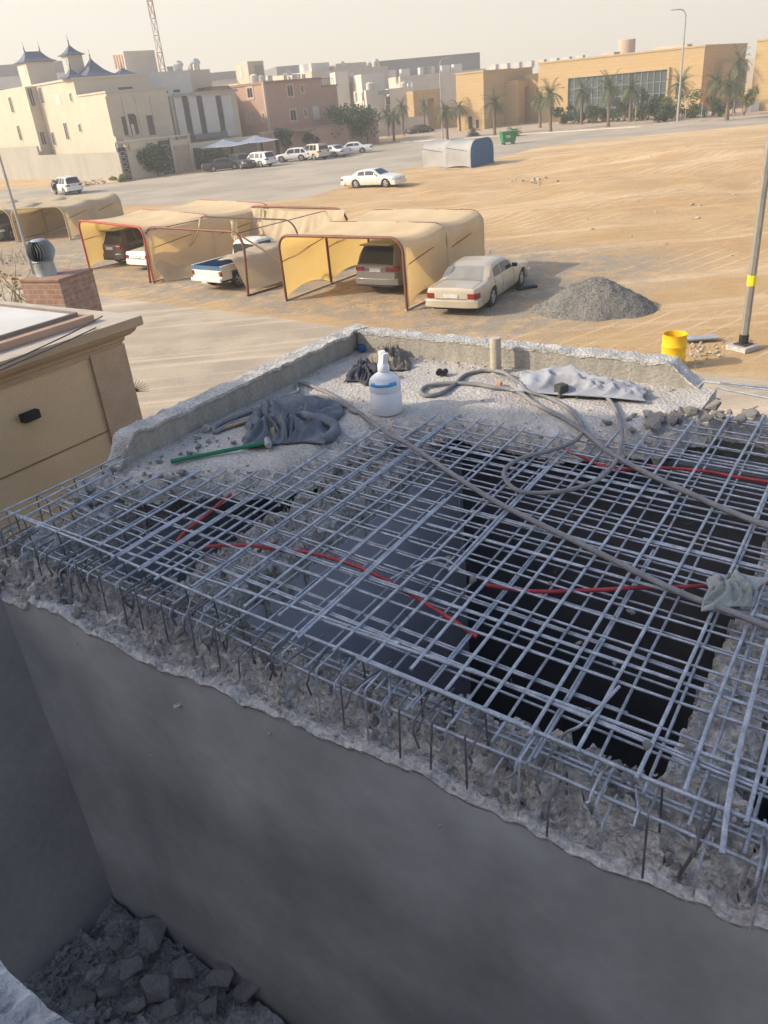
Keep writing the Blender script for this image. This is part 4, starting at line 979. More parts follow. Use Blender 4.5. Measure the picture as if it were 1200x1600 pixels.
zj = pix(NB, 207, 655, u=-.27).z
MB().bx(-.2695, -.262, -9.4, -.805, zj - .02, zj).build('joint', mat('brown_joint', (.30, .19, .11)), NB)
lpz = pix(NB, 48, 650, u=-.2)
lt = thing('wall_lamp', 'small black box lamp on the ochre wall of the neighbouring house', 'lamp', (0, 0, 0), 0)
lt.location = NB.matrix_basis @ V((-.262, lpz.y, lpz.z)); lt.rotation_euler.z = R(-36.4)
MB().bx(0, .10, -.12, .12, -.055, .055).build('housing', M_BLK, lt, bevel=.01); MB().bx(.02, .09, -.10, .10, -.06, -.056).build('lens', M_GLASS, lt)
cab = MB(); cpts = [(172, 500), (150, 512), (120, 528), (60, 556), (20, 574), (-40, 600)]
cab.tube(smoothpath([G(x - 12, y - 6, 4.72) for x, y in cpts], 4), .008, 6); tag(cab.build('cable', M_WIRE, smooth=60), 'dark cable lying along the edge of the white roof sheet', 'cable', 'cables on the neighbouring roof')
cab = MB(); cab.tube(smoothpath([G(x, y, 4.62) for x, y in [(150, 512), (100, 535), (60, 553), (20, 570), (-40, 598)]], 4), .008, 6); tag(cab.build('cable', M_WIRE, smooth=60), 'dark cable lying on the coping below the roof sheet', 'cable', 'cables on the neighbouring roof')
# brick flue with a spinning ventilator behind the roof sheet
bm_ = bpy.data.materials.new('red_brick'); bm_.use_nodes = True; n = bm_.node_tree.nodes; l = bm_.node_tree.links; b = n['Principled BSDF']; b.inputs['Roughness'].default_value = .9
tc = n.new('ShaderNodeTexCoord'); mp = n.new('ShaderNodeMapping'); mp.inputs['Rotation'].default_value = (R(90), 0, 0); 
sx = n.new('ShaderNodeSeparateXYZ'); l.new(tc.outputs['Object'], sx.inputs[0]); ad = n.new('ShaderNodeMath'); l.new(sx.outputs[0], ad.inputs[0]); l.new(sx.outputs[1], ad.inputs[1])
cx_ = n.new('ShaderNodeCombineXYZ'); l.new(ad.outputs[0], cx_.inputs[0]); l.new(sx.outputs[2], cx_.inputs[1])
br = n.new('ShaderNodeTexBrick'); br.inputs['Scale'].default_value = 1; br.inputs['Brick Width'].default_value = .26; br.inputs['Row Height'].default_value = .085; br.inputs['Mortar Size'].default_value = .008
br.inputs['Color1'].default_value = (.37, .215, .15, 1); br.inputs['Color2'].default_value = (.32, .17, .115, 1); br.inputs['Mortar'].default_value = (.42, .32, .25, 1)
l.new(cx_.outputs[0], br.inputs['Vector'])
nz = n.new('ShaderNodeTexNoise'); nz.inputs['Scale'].default_value = 7; nz.inputs['Detail'].default_value = 6; l.new(tc.outputs['Object'], nz.inputs['Vector'])
mrr = n.new('ShaderNodeMapRange'); mrr.inputs[1].default_value = .5; mrr.inputs[2].default_value = .75; l.new(nz.outputs['Fac'], mrr.inputs[0])
mx = n.new('ShaderNodeMix'); mx.data_type = 'RGBA'; l.new(mrr.outputs[0], mx.inputs[0]); l.new(br.outputs['Color'], mx.inputs[6]); mx.inputs[7].default_value = (.47, .37, .29, 1)
l.new(mx.outputs[2], b.inputs['Base Color']); bp = n.new('ShaderNodeBump'); bp.inputs['Distance'].default_value = .01; l.new(br.outputs['Fac'], bp.inputs['Height']); bp.invert = True; l.new(bp.outputs[0], b.inputs['Normal'])
bc = atY(88, 428, 14.4)
BR = thing('brick_flue', 'square red brick flue rising behind the white roof sheet', 'chimney', (bc.x, bc.y, 0), -24)
MB().bx(-.43, .43, -.43, .43, 0, bc.z - .05).build('shaft', bm_, BR)
MB().bx(-.44, .44, -.44, .44, bc.z - .05, bc.z).build('cap', mat('mortar_cap', (.36, .24, .18), (.28, .15, .10), 5, bump=.3), BR, bevel=.01)
M_GALV = mat('galvanised_steel', (.42, .46, .47), (.33, .36, .37), 9, rough=.45, metal=.4, fine=.08)
vp = V((bc.x - .16, bc.y, bc.z))
TV = thing('turbine_ventilator', 'round finned metal turbine ventilator on top of the brick flue', 'ventilator', vp, 0)
MB().lathe([(.21, 0), (.205, .02), (.195, .26), (.20, .27)], 24).build('collar', M_GALV, TV, smooth=40)
hd_ = MB()
for k in range(26):
    a0 = 2 * math.pi * k / 26
    def fin(u, w):
        z = .28 + .40 * w; r = .12 + .16 * math.sin(math.pi * (.12 + .80 * w)) ** .8; a = a0 + u * .15 + .35 * math.sin(math.pi * w)
        rr = r - .055 * (1 - u); return V((rr * math.cos(a), rr * math.sin(a), z))
    hd_.grid(fin, 3, 9)
hd_.build('finned_head', M_GALV, TV, smooth=180)
MB().lathe([(.20, .275), (.215, .285), (.20, .30)], 24).build('ring', M_GALV, TV, smooth=40)
MB().lathe([(.16, .672), (.13, .70), (.02, .715)], 24).build('cap', M_GALV, TV, smooth=40)
MB().lathe([(.14, .27), (.20, .45), (.12, .67)], 18).build('core', M_BLK, TV, smooth=60)

TV.scale = (.85, .85, .85)
# ------------------------------------------------------------------ things lying on the slab
def cloth(name, label, cat, pxs, z, m, h, seed, fold=3.0, group=None, ridge=None, n=44):
    """crumpled cloth: outline given by four corner places, folds by ridged noise"""
    c = [G(x, y, z) for x, y in pxs]; rg = random.Random(seed); s0 = rg.uniform(0, 60)
    def fn(u, w):
        e = min(u, 1 - u, w, 1 - w); p = (c[0] * (1 - u) + c[1] * u) * (1 - w) + (c[3] * (1 - u) + c[2] * u) * w
        q = V((u * fold + s0, w * fold, s0)); wob = V((noise.noise(q * 1.3), noise.noise(q * 1.3 + V((7, 3, 0))), 0)) * .06
        qw = q + V((noise.noise(q * .7), noise.noise(q * .7 + V((3, 9, 1))), 0)) * .9
        r1 = (1 - abs(noise.noise(V((qw.x * .9, qw.y * 1.9, 1))))) ** 5; r2 = (1 - abs(noise.noise(V((qw.x * 2.7, qw.y * 1.6, 5))))) ** 4; r3 = (1 - abs(noise.noise(V((qw.x * 4.5, qw.y * 5.1, 8))))) ** 4
        bulge = math.sin(math.pi * clamp(u)) ** .6 * math.sin(math.pi * clamp(w)) ** .6
        hh = h * bulge * (.12 + .55 * r1 + .34 * r2 + .16 * r3) + .25 * h * (r2 - .4) * min(1, e * 7) + .006
        if ridge: hh += ridge(u, w)
        return p + wob * (1.2 - bulge) + V((0, 0, max(.006, hh)))
    o = MB().grid(fn, n, n).build(name, m, smooth=180); s = o.modifiers.new('thick', 'SOLIDIFY'); s.thickness = .005; s.offset = 1
    return tag(o, label, cat, group)
M_JEAN = mat('blue_grey_cloth', (.19, .205, .225), (.115, .128, .148), 6, rough=.95, bump=.5, bscale=120, fine=.14, contrast=.5)
M_DARKC = mat('dark_navy_cloth', (.045, .05, .062), (.085, .085, .09), 5, rough=.95, bump=.4, bscale=120, fine=.15)
M_KHAK = mat('dusty_khaki_cloth', (.25, .215, .17), (.15, .13, .115), 6, rough=.95, bump=.4, bscale=120, fine=.15)
M_SHEET = mat('dusty_white_sheet', (.36, .37, .40), (.27, .275, .29), 4, rough=.95, bump=.3, bscale=140, fine=.08)
M_RAG = mat('grey_green_rag', (.40, .405, .38), (.27, .28, .265), 7, rough=.95, bump=.5, bscale=120, fine=.15)
JK = cloth('jacket', 'crumpled blue grey work jacket dropped beside the green sledgehammer', 'clothing', [(374, 702), (505, 692), (534, 630), (394, 638)], 4.41, M_JEAN, .20, 4, 2.6, n=80)
def sleeve(pts, r, nm, parent, m):
    path = smoothpath(pts, 5); rg = random.Random(len(pts)); mb = MB(); rr = [r * (1 + .22 * noise.noise(V((i * .9, r * 50, 0)))) for i in range(len(path))]
    mb.tube(path, rr, 10); 
    for i, v in enumerate(mb.v): mb.v[i] = v + V((0, 0, .012)) * noise.noise(v * 22) + V((.012, 0, 0)) * noise.noise(v * 19 + V((5, 0, 0)))
    return mb.build(nm, m, parent, smooth=180)
sleeve([G(470, 650, 4.50), G(505, 655, 4.50), G(525, 668, 4.46), G(512, 684, 4.43), G(496, 682, 4.425)], .045, 'sleeve', JK, M_JEAN)
sleeve([G(440, 650, 4.52), G(415, 660, 4.50), G(398, 676, 4.46), G(385, 690, 4.43)], .05, 'sleeve', JK, M_JEAN)
cloth('cloth', 'dusty khaki cloth spilling out under the blue grey jacket', 'clothing', [(415, 694), (445, 690), (448, 662), (418, 664)], 4.41, M_KHAK, .15, 14, 2.6)
cloth('cloth', 'dark sheet put in for the shade in the hollow of the jacket', 'clothing', [(438, 680), (486, 674), (480, 655), (435, 660)], 4.43, M_DARKC, .12, 17, 2.6)  # dark sheet stands in for shade between the jacket folds
TR = cloth('trousers', 'dark navy trousers heaped behind the white water bottle', 'clothing', [(543, 598), (585, 600), (590, 578), (556, 570)], 4.41, M_DARKC, .15, 8, 2.6)
sleeve([G(545, 590, 4.45), G(556, 580, 4.49), G(575, 574, 4.52), G(592, 580, 4.5)], .045, 'trouser_leg', TR, M_DARKC)
cloth('cloth', 'dusty khaki work clothes heaped in the corner of the parapets', 'clothing', [(574, 582), (640, 578), (634, 556), (584, 552)], 4.41, M_KHAK, .19, 9, 3.4)
def sr(u, w): return .085 * math.exp(-((w - .45 - .1 * math.sin(u * 5)) / .22) ** 2) * sstep(u, 0, .15) * (1 - .75 * sstep(u, .4, 1))
cloth('sheet', 'pale dusty sheet draped over rubble in front of the back parapet', 'cloth', [(800, 612), (1012, 628), (1006, 606), (822, 582)], 4.43, M_SHEET, .10, 6, 2.2, ridge=sr, n=80)
cloth('rag', 'grey green rag crumpled on the bars at the right edge of the picture', 'cloth', [(1095, 958), (1195, 955), (1190, 900), (1108, 905)], 4.455, M_RAG, .10, 3, 1.7, n=70)
# sledgehammer
h0, h1 = G(267, 721, 4.425), G(414, 692, 4.445); hdv = (h1 - h0).normalized()
HM = thing('sledgehammer', 'sledgehammer with a long green handle lying on the slab edge', 'hammer', h0, 0)
MB().tube([V((0, 0, 0)), (h1 - h0) * .3, (h1 - h0) * .75, (h1 - h0) * 1.02], [.021, .018, .017, .02], 10).build('handle', mat('green_handle', (.025, .20, .10), (.02, .15, .075), 7, rough=.45), HM, smooth=60)
sv = V((-hdv.y, hdv.x, 0)) * .062; hc = (h1 - h0) * 1.03
MB().tube([hc - sv * 1.25, hc - sv * 1.05, hc - sv * .4, hc + sv * .4, hc + sv * 1.05, hc + sv * 1.25], [.026, .031, .034, .034, .031, .026], 8).build('head', mat('worn_grey_steel', (.36, .355, .34), (.28, .27, .26), 9, rough=.5, metal=.3), HM, smooth=40)
# water bottle
wb = G(605, 643, 4.405)
BT = thing('water_bottle', 'large white plastic water bottle with a blue label and a pouring spout', 'bottle', wb, 0)
M_PL = mat('milky_plastic', (.78, .80, .82), (.72, .74, .77), 4, rough=.35, fine=.02, trans=(.25, (.8, .83, .86)))
MB().lathe([(.118, 0), (.132, .012), (.134, .12), (.134, .235), (.129, .245), (.134, .255), (.133, .335), (.122, .375), (.085, .415), (.05, .44), (.04, .455)], 32).build('body', M_PL, BT, smooth=50)
sp = MB().lathe([(.047, .455), (.05, .46), (.046, .53), (.036, .545), (.030, .62), (.030, .66), (.02, .668)], 20).build('spout', mat('white_plastic', (.8, .81, .83), (.76, .77, .8), 4, rough=.4, fine=.02), BT, smooth=40)
MB().box((.02, -.04, .60), (.05, .025, .12), .4, .25).build('spout_handle', _m['white_plastic'], sp, bevel=.008)
def lab(u, w):
    a = R(-150 + 105 * u); z = .325 + .07 * w; r = .1345 - .06 * sstep(z, .34, .42) + .003
    return V((r * math.cos(a), r * math.sin(a), z))
lbm = MB().grid(lab, 14, 6).build('label', mat('blue_label', (.05, .24, .55), (.06, .30, .62), 14, rough=.4), BT, smooth=180)
def lab2(u, w): p = lab(.2 + .5 * u, .42 + .28 * w); return V((p.x * 1.012, p.y * 1.012, p.z))
MB().grid(lab2, 8, 2).build('pale_band', mat('pale_label_band', (.62, .68, .74)), lbm, smooth=180)
BT.scale = (1.08, 1.08, .86)
# small finds
tag(MB().lathe([(.045, 0), (.05, .01), (.05, .06), (.03, .075), (.02, .075)], 16, G(566, 548, 4.41)).build('bottle_cap', mat('dark_blue_plastic', (.04, .11, .24), (.05, .13, .27)), smooth=40), 'small dark blue plastic cap in the corner of the two parapets', 'cap')
tag(MB().lathe([(.03, 0), (.035, .01), (.035, .05), (.02, .06)], 14, G(314, 664, 4.41)).build('plastic_cap', mat('blue_plastic', (.06, .16, .36)), smooth=40), 'small blue plastic cap behind a stone at the left parapet', 'cap')
for dx, lb in ((0, 'left one of two short dark pipe ends before the sunlit parapet'), (9, 'right one of two short dark pipe ends before the sunlit parapet')):
    p = G(685 + dx, 583, 4.44); tag(MB().tube([p, p + V((.02, .06, 0))], [.03, .03], 12).build('pipe_end', M_BLK, smooth=40), lb, 'pipe')
tag(MB().chunk(G(780, 600, 4.43), .055, random.Random(5), 12, .7).build('clay_shard', mat('terracotta', (.46, .24, .13), (.40, .2, .1))), 'broken piece of terracotta beside the drain pipe stub', 'shard')
tag(MB().box(G(877, 610, 4.46), (.10, .10, .12), .4).build('dark_block', mat('dark_block', (.05, .048, .045), (.1, .09, .08), 9), bevel=.012), 'dark square block propping up the pale sheet', 'block')
p0, p1 = G(340, 672, 4.42), G(392, 655, 4.43)
tag(MB().bar(p0, p1, .05, .02).build('wood_scrap', mat('dusty_wood', (.40, .30, .20), (.31, .22, .14), 6, stretch=(3, 12, 3)), bevel=.003), 'short dusty wooden board beside the crumpled jacket', 'wood')
for px, py, s, lb in [(322, 668, .07, 'pale pointed stone leaning by the left parapet'), (392, 738, .045, 'pale stone near the green hammer')]:
    tag(MB().chunk(G(px, py, 4.44), s, random.Random(int(px)), 12, .7).build('stone', M_CH), lb, 'stone')
# wires lying past the broken right end of the back parapet
for k, (pa, pb, lb) in enumerate([((1125, 598), (1260, 612), 'upper steel bar sticking out of the broken parapet end'), ((1120, 606), (1260, 634), 'lower steel bar sticking out of the broken parapet end')]):
    tag(MB().tube([G(*pa, 4.55), G(*pb, 4.5)], .009, 7).build('bar_stub', M_BAR, smooth=60), lb, 'rebar', 'bars out of the parapet end')

# ------------------------------------------------------------------ street side: barrel, lamp posts, gravel heap, stones
bp_ = G(1055, 521, .9); bp_.z = 0
BA = thing('yellow_barrel', 'open yellow barrel with a circled black mark standing in the sand', 'barrel', bp_, 0)
MB().lathe([(.29, 0), (.30, .02), (.30, .28), (.315, .30), (.30, .32), (.30, .58), (.315, .60), (.30, .62), (.30, .88), (.31, .90), (.29, .90), (.28, .86), (.275, .1), (.01, .08)], 32).build('drum', mat('yellow_paint', (.80, .50, .01), (.70, .40, .012), 4, rough=.55, fine=.06), BA, smooth=40)
mk = MB(); a0 = -78
def bpnt(a, z): return V((.302 * math.cos(R(a)), .302 * math.sin(R(a)), z))
ring = [bpnt(a0 + 15 * math.cos(k * math.pi / 10), .20 + .075 * math.sin(k * math.pi / 10)) for k in range(21)]
mk.tube(ring, .006, 5); mk.tube([bpnt(a0 + 3, .25), bpnt(a0 + 2, .15)], .006, 5); mk.tube([bpnt(a0 + 2, .15), bpnt(a0 - 6, .155), bpnt(a0 - 6, .195), bpnt(a0 + 2, .20)], .006, 5)
mk.build('circled_mark', M_BLK, BA)
def lamp_post(label, P, h, r0, r1, m, plate=True, sticker=None, arm=None, group=None):
    t = thing('lamp_post', label, 'lamp post', P, 0, group)
    MB().tube([V((0, 0, 0)), V((0, 0, h))], [r0, r1], 8).build('pole', m, t, smooth=0)
    if plate:
        MB().box((0, 0, .07), (.62, .62, .14), .5).build('concrete_pad', M_PTOP, t, bevel=.02); MB().box((0, 0, .16), (.36, .36, .03), .5).build('base_plate', M_DKF, t)
        MB().lathe([(r0 + .015, .15), (r0 + .012, .42)], 8).build('sleeve', M_BLK, t)
    if sticker: 
        k = r0 + (r1 - r0) * sticker / h
        s = MB().lathe([(k + .006, sticker), (k + .005, sticker + .27)], 8).build('sticker', mat('yellow_sticker', (.78, .72, .02), (.7, .62, .02), 8, rough=.4), t)
    if arm:
        MB().tube(smoothpath([V((0, 0, h - .05)), V((arm * .3, 0, h + .55)), V((arm, 0, h + .7))], 5), r1 * .8, 7).build('arm', m, t, smooth=60)
        MB().box((arm * 1.2, 0, h + .68), (.7, .25, .10), 0, 0, -.05).build('lamp_head', m, t, bevel=.03)
    return t
M_POLE = mat('galvanised_pole', (.31, .29, .25), (.25, .235, .20), 4, rough=.5, metal=.3); M_POLE2 = mat('grey_pole', (.36, .36, .34), (.30, .30, .285), 4, rough=.55)
lamp_post('tall grey lamp post with a yellow sticker at the right edge of the picture', G(1160, 546), 8.5, .115, .08, M_POLE, sticker=1.72)
lamp_post('thin grey post at the left edge in front of the low canopies', G(52, 428), 7.0, .09, .06, M_POLE2, plate=False)
gp = G(944, 497); GP = MB()
def heap(u, w):
    x, y = (u - .5) * 5.1, (w - .5) * 4.2; d = math.hypot(x / 2.1, y / 1.6) + .10 * noise.noise(V((x, y, 0)))
    z = .98 * max(0, 1 - d ** 1.4) * (1 + .30 * noise.noise(V((x * .8, y * .8, 3)))) + .05 * noise.noise(V((x * 4, y * 4, 2))) * (d < 1) + .025 * noise.noise(V((x * 11, y * 11, 2))) * (d < 1.05)
    a = R(-24); return V((gp.x + x * math.cos(a) - y * math.sin(a), gp.y + 1.3 + x * math.sin(a) + y * math.cos(a), z - .02))
M_GRAV = mat('grey_gravel', (.21, .195, .165), (.145, .135, .12), 9, bump=1.0, bscale=22, fine=.45)
tag(GP.grid(heap, 90, 80).build('gravel_heap', M_GRAV, smooth=180), 'heap of grey gravel on the sand right of the champagne saloon', 'gravel heap')
gm = MB(); rg = random.Random(77)
for _ in range(1300):
    a = rg.uniform(0, 6.28); d = rg.random() ** .6 * 1.15; u, w = .5 + math.cos(a) * d * 2.25 / 5.4, .5 + math.sin(a) * d * 1.75 / 4.6
    if 0 <= u <= 1 and 0 <= w <= 1: gm.chunk(heap(u, w) + V((0, 0, .012)), rg.uniform(.02, .045), rg, 7)
tag(gm.build('gravel_stones', mat('gravel_stone', (.27, .25, .215), (.15, .14, .125), 3, fine=.3)), 'loose stones on and around the grey gravel heap', 'gravel', kind='stuff')
M_ST = mat('pale_stone', (.52, .43, .31), (.40, .32, .22), 3, bump=.5)
for _ in range(60):
    p = G(rg.gauss(1100, 22), rg.gauss(547, 9)); chunk('pale_stone', p + V((0, 0, .03)), rg.uniform(.03, .10), M_ST, rg, 'pale broken stone between the yellow barrel and the lamp post', 'stones by the lamp post')
for _ in range(26):
    p = G(rg.gauss(833, 14), rg.gauss(284, 2.5)); chunk('rubble_stone', p + V((0, 0, .10)), rg.uniform(.06, .24), M_ST, rg, 'pale stone in the small rubble heap out on the sand', 'stones in the far heap')
for _ in range(40):
    px, py = rg.uniform(640, 1190), rg.uniform(225, 420); p = G(px, py); chunk('sand_stone', V((p.x, p.y, gz(p.x, p.y) + .02)), rg.uniform(.05, .16), M_ST, rg, 'small stone lying loose on the open sand', 'stones on the sand')
for _ in range(24):
    p = G(rg.gauss(10, 20), rg.gauss(428, 10)); chunk('dirt_lump', p, rg.uniform(.08, .28), mat('brown_dirt', (.26, .18, .11), (.19, .13, .085), 3, bump=.5), rg, 'lump of brown earth by the post at the left edge', 'earth by the left post')
tag(MB().box(G(1092, 534) + V((0, 0, .12)), (.95, .35, .05), -.1).build('board', M_SHEET, bevel=.01), 'pale board lying behind the yellow barrel', 'board')
tag(MB().box(G(823, 451) + V((0, 0, .05)), (.8, .3, .08), .3).build('dark_scrap', M_BLK, bevel=.03), 'dark flat scrap on the gravel beside the champagne saloon', 'scrap')
# ------------------------------------------------------------------ houses along the far road (their plots share one grid)
W0 = G(190, 283); GAZ = 42.0
GU, GV = V((math.cos(R(GAZ)), math.sin(R(GAZ)), 0)), V((-math.sin(R(GAZ)), math.cos(R(GAZ)), 0))
def row(u, v): p = W0 + GU * u + GV * v; return V((p.x, p.y, 0))
M_CRM = mat('cream_render_far', (.55, .475, .355), (.50, .43, .32), .5, fine=.05, bscale=6, bump=.05)
M_CRM2 = mat('pale_beige_render', (.55, .475, .375), (.50, .43, .335), .5, fine=.05, bscale=6)
M_BWALL = mat('grey_plastered_wall', (.37, .345, .285), (.31, .285, .235), .6, fine=.06, bscale=6, stretch=(1, 1, .25))
M_PINK = mat('pink_render', (.43, .265, .195), (.385, .24, .175), .5, fine=.05, bscale=6); M_PNKT = mat('pale_pink_trim', (.52, .40, .30), fine=.05)
M_PANEL = mat('white_stone_panel', (.56, .53, .48), (.51, .48, .435), .7, fine=.04); M_SLATE = mat('blue_grey_roof_tile', (.115, .135, .175), (.085, .10, .135), 3, rough=.6, fine=.15, bscale=8, bump=.5)
M_DGL = mat('dark_strip_glass', (.045, .05, .052), (.03, .033, .035), .5, rough=.12, spec=.6, fine=0); M_LEAFD = None
M_IRON = mat('wrought_iron', (.045, .05, .05), (.075, .08, .08), 5, rough=.6); M_FRAME = mat('pale_window_frame', (.60, .56, .48), fine=.04)
M_TILE = mat('reddish_coping', (.34, .20, .14), (.28, .16, .11), 2, fine=.1)
def window(t, plane, c, px, py, w, h, pane=None, frame=None, fw=.12, sill=True):
    """a framed window on the plane u=c or v=c of a house, centred where the line of sight meets it"""
    p = pix(t, px, py, **{plane: c}); s, z = (p.y if plane == 'u' else p.x), p.z
    def slab(a0, a1, z0, z1, d0, d1):
        return MB().bx(c - d1, c - d0, a0, a1, z0, z1) if plane == 'u' else MB().bx(a0, a1, c - d1, c - d0, z0, z1)
    f = MB()
    for a0, a1, z0, z1 in ((s - w / 2 - fw, s - w / 2, z - h / 2 - fw, z + h / 2 + fw), (s + w / 2, s + w / 2 + fw, z - h / 2 - fw, z + h / 2 + fw), (s - w / 2, s + w / 2, z + h / 2, z + h / 2 + fw), (s - w / 2, s + w / 2, z - h / 2 - fw, z - h / 2), (s - .03, s + .03, z - h / 2, z + h / 2)):
        q = slab(a0, a1, z0, z1, .0, .07); f.add(q.v, q.f)
    o = f.build('window', frame or M_FRAME, t)
    slab(s - w / 2, s + w / 2, z - h / 2, z + h / 2, .004, .03).build('pane', pane or M_DGL, o)
    return o
def panel(t, nm, plane, c, px0, py0, px1, py1, m, d=.05):
    ym, xm = (py0 + py1) / 2, (px0 + px1) / 2; a, b = pix(t, px0, ym, **{plane: c}), pix(t, px1, ym, **{plane: c}); s0, s1 = sorted((a.y, b.y) if plane == 'u' else (a.x, b.x)); z0, z1 = sorted((pix(t, xm, py0, **{plane: c}).z, pix(t, xm, py1, **{plane: c}).z))
    return (MB().bx(c - d, c, s0, s1, z0, z1) if plane == 'u' else MB().bx(s0, s1, c - d, c, z0, z1)).build(nm, m, t)
def trim(t, x0, x1, y0, y1, z0, z1, m, nm='cornice', o=.12):
    b = MB(); b.bx(x0 - o, x1 + o, y0 - o, y0, z0, z1); b.bx(x0 - o, x1 + o, y1, y1 + o, z0, z1); b.bx(x0 - o, x0, y0, y1, z0, z1); b.bx(x1, x1 + o, y0, y1, z0, z1)
    return b.build(nm, m, t)
def pyr(t, cx, cy, hx, hy, z0, h, m, ridge=0.0, spikes=1, nm='roof'):
    prof = [(1.0, 0), (1.0, .05), (.74, .17), (.50, .36), (.28, .62), (.12, .84), (.03, 1.0)]
    mb = MB(); 
    for s, q in prof: mb.v += [V((cx + sx * (ridge + (hx - ridge) * s), cy + sy * hy * s, z0 + h * q)) for sx, sy in ((-1, -1), (1, -1), (1, 1), (-1, 1))]
    for i in range(len(prof) - 1):
        for k in range(4): mb.f.append((i * 4 + k, i * 4 + (k + 1) % 4, (i + 1) * 4 + (k + 1) % 4, (i + 1) * 4 + k))
    mb.f += [(3, 2, 1, 0), tuple((len(prof) - 1) * 4 + k for k in range(4))]
    o = mb.build(nm, m, t)
    for k in range(spikes):
        x = cx + (0 if spikes == 1 else (-ridge if k == 0 else ridge))
        MB().lathe([(.07, 0), (.12, .12), (.05, .25), (.10, .4), (.03, .6), (.015, 1.25)], 8, (x, cy, z0 + h * .98)).build('finial', M_DKF, o)
    return o
# boundary wall
t = thing('boundary_wall', 'long bare grey plastered wall beside the house with the pointed roofs', 'wall', row(0, 0), GAZ)
MB().bx(-.25, 0, -1.2, 22, 0, 3.25).build('wall', M_BWALL, t); MB().bx(-.25, 0, 22.003, 60, 0, 4.4).build('wall', M_BWALL, t)
# house with pointed roofs
t = thing('castle_house', 'cream house with blue grey pointed tile roofs and corner towers', 'house', row(2.5, 6), GAZ)
FV = -2.1
MB().bx(0, 8.5, FV, 5.85, 0, 9.75).build('wall', M_CRM, t); MB().bx(.0, 11, 5.853, 30, 0, 11.7).build('wall', M_CRM, t); MB().bx(-1.5, 8, 17.7, 45, 0, 11.75).build('wall', M_CRM, t)
MB().bx(-.12, 8.62, FV - .12, 5.85, 9.753, 9.95).build('cornice', M_CRM2, t); MB().bx(-.15, 11.1, 5.70, 30.1, 11.703, 11.95).build('cornice', M_CRM2, t)
for px in (172, 197, 218, 241): panel(t, 'pilaster', 'v', FV, px - 2, 150, px + 2, 214, M_CRM2, .15)
a = panel(t, 'arched_window', 'v', FV, 192, 181, 215, 211, M_DGL, .06)
for k in range(4): panel(t, 'glazing_bar', 'v', FV - .06, 195 + 5 * k, 184, 195.8 + 5 * k, 209, M_IRON, .04)
panel(t, 'window_crown', 'v', FV, 196, 178, 210, 181, M_DGL, .06); panel(t, 'ornament', 'v', FV - .07, 206, 194, 210, 212, M_CRM, .1)
panel(t, 'side_window', 'v', FV, 231, 180, 240, 211, M_DGL, .06); panel(t, 'balcony', 'v', FV, 192, 213, 252, 226, M_CRM, .9)
panel(t, 'vent', 'v', 5.85, 185, 136, 207, 141, M_DGL, .08)
for pl, c, px, py, w, h in (('u', 0, 65, 149, .8, 1.9), ('u', 0, 111, 152, .5, .9), ('u', 0, 104, 205, .9, 2.0), ('u', 0, 125, 200, .6, .9), ('u', 0, 84, 217, .8, 1.6), ('v', 17.7, 49, 152, .6, 2.2), ('v', 17.7, 67, 216, .6, 1.6), ('u', -1.5, 18, 164, .9, 1.9), ('u', -1.5, 31, 208, .9, 1.9)):
    window(t, pl, c, px, py, w, h)
panel(t, 'niche', 'u', 0, 87, 148, 95, 164, M_FRAME, .04)
u0, u1 = pix(t, 43, 110, v=19).x, pix(t, 87, 110, v=19).x; v1 = pix(t, 26, 100, u=u0).y; zt = pix(t, 43, 97, v=19).z
MB().bx(u0, u1, 19, v1, 11.75, zt).build('tower', M_CRM2, t); pyr(t, (u0 + u1) / 2, (19 + v1) / 2, (u1 - u0) / 2 + .35, (v1 - 19) / 2 + .35, zt, 1.35, M_SLATE, 1.1, 2)
panel(t, 'tower_opening', 'u', u0, 29, 104, 40, 118, M_FRAME, .05)
u0, u1 = pix(t, 108, 100, v=9.5).x, pix(t, 131, 100, v=9.5).x; v1 = pix(t, 97, 95, u=u0).y; zt = pix(t, 108, 86, v=9.5).z
MB().bx(u0, u1, 9.5, v1, 11.7, zt).build('tower', M_CRM2, t); pyr(t, (u0 + u1) / 2, (9.5 + v1) / 2, (u1 - u0) / 2 + .35, (v1 - 9.5) / 2 + .35, zt, 1.25, M_SLATE)
panel(t, 'tower_opening', 'u', u0, 100, 91, 106, 112, mat('pale_blue_glass', (.42, .46, .47), rough=.2), .05)
for pa, pl, ap in (((105, 122), (136, 122), 104), ((135, 121), (185, 121), 87), ((186, 120), (218, 120), 103)):
    a, b = pix(t, *pa, v=5.9).x, pix(t, *pl, v=5.9).x; hx = (b - a) / 2; zz = 11.953; h = (pix(t, (pa[0] + pl[0]) / 2, ap, v=5.9 + hx).z - zz) * .88
    pyr(t, (a + b) / 2, 5.9 + hx, hx, hx, zz, h, M_SLATE)
# front wall of that plot with its gates
t = thing('garden_wall', 'beige front wall with two ornate dark gates and a pinkish garage door', 'wall', row(.6, 0), GAZ)
MB().bx(1.0, 5.2, 0, .3, 0, 3.6).build('wall', M_CRM2, t); MB().bx(1.3, 4.9, -.35, -.003, 3.3, 4.1).build('canopy_band', M_CRM, t)
for x0, x1, h in ((-.2, .95, 3.7), (5.3, 7.2, 3.9)):
    gt = MB().bx(x0, x1, .08, .14, .05, h).build('gate', M_IRON, t); o = MB()
    for k in range(5):
        zz = .5 + h * .17 * k; w = (x1 - x0) * .36; o.tube([V(((x0 + x1) / 2 + w * math.cos(q * .7), .04, zz + .25 * math.sin(q * .7))) for q in range(10)], .035, 5)
    o.build('scroll', M_FRAME, gt)
for x in (-.35, 1.0, 5.22, 7.25, 9.9): MB().bx(x - .12, x + .12, -.12, .35, 0, 4.15).build('pillar', M_CRM, t)
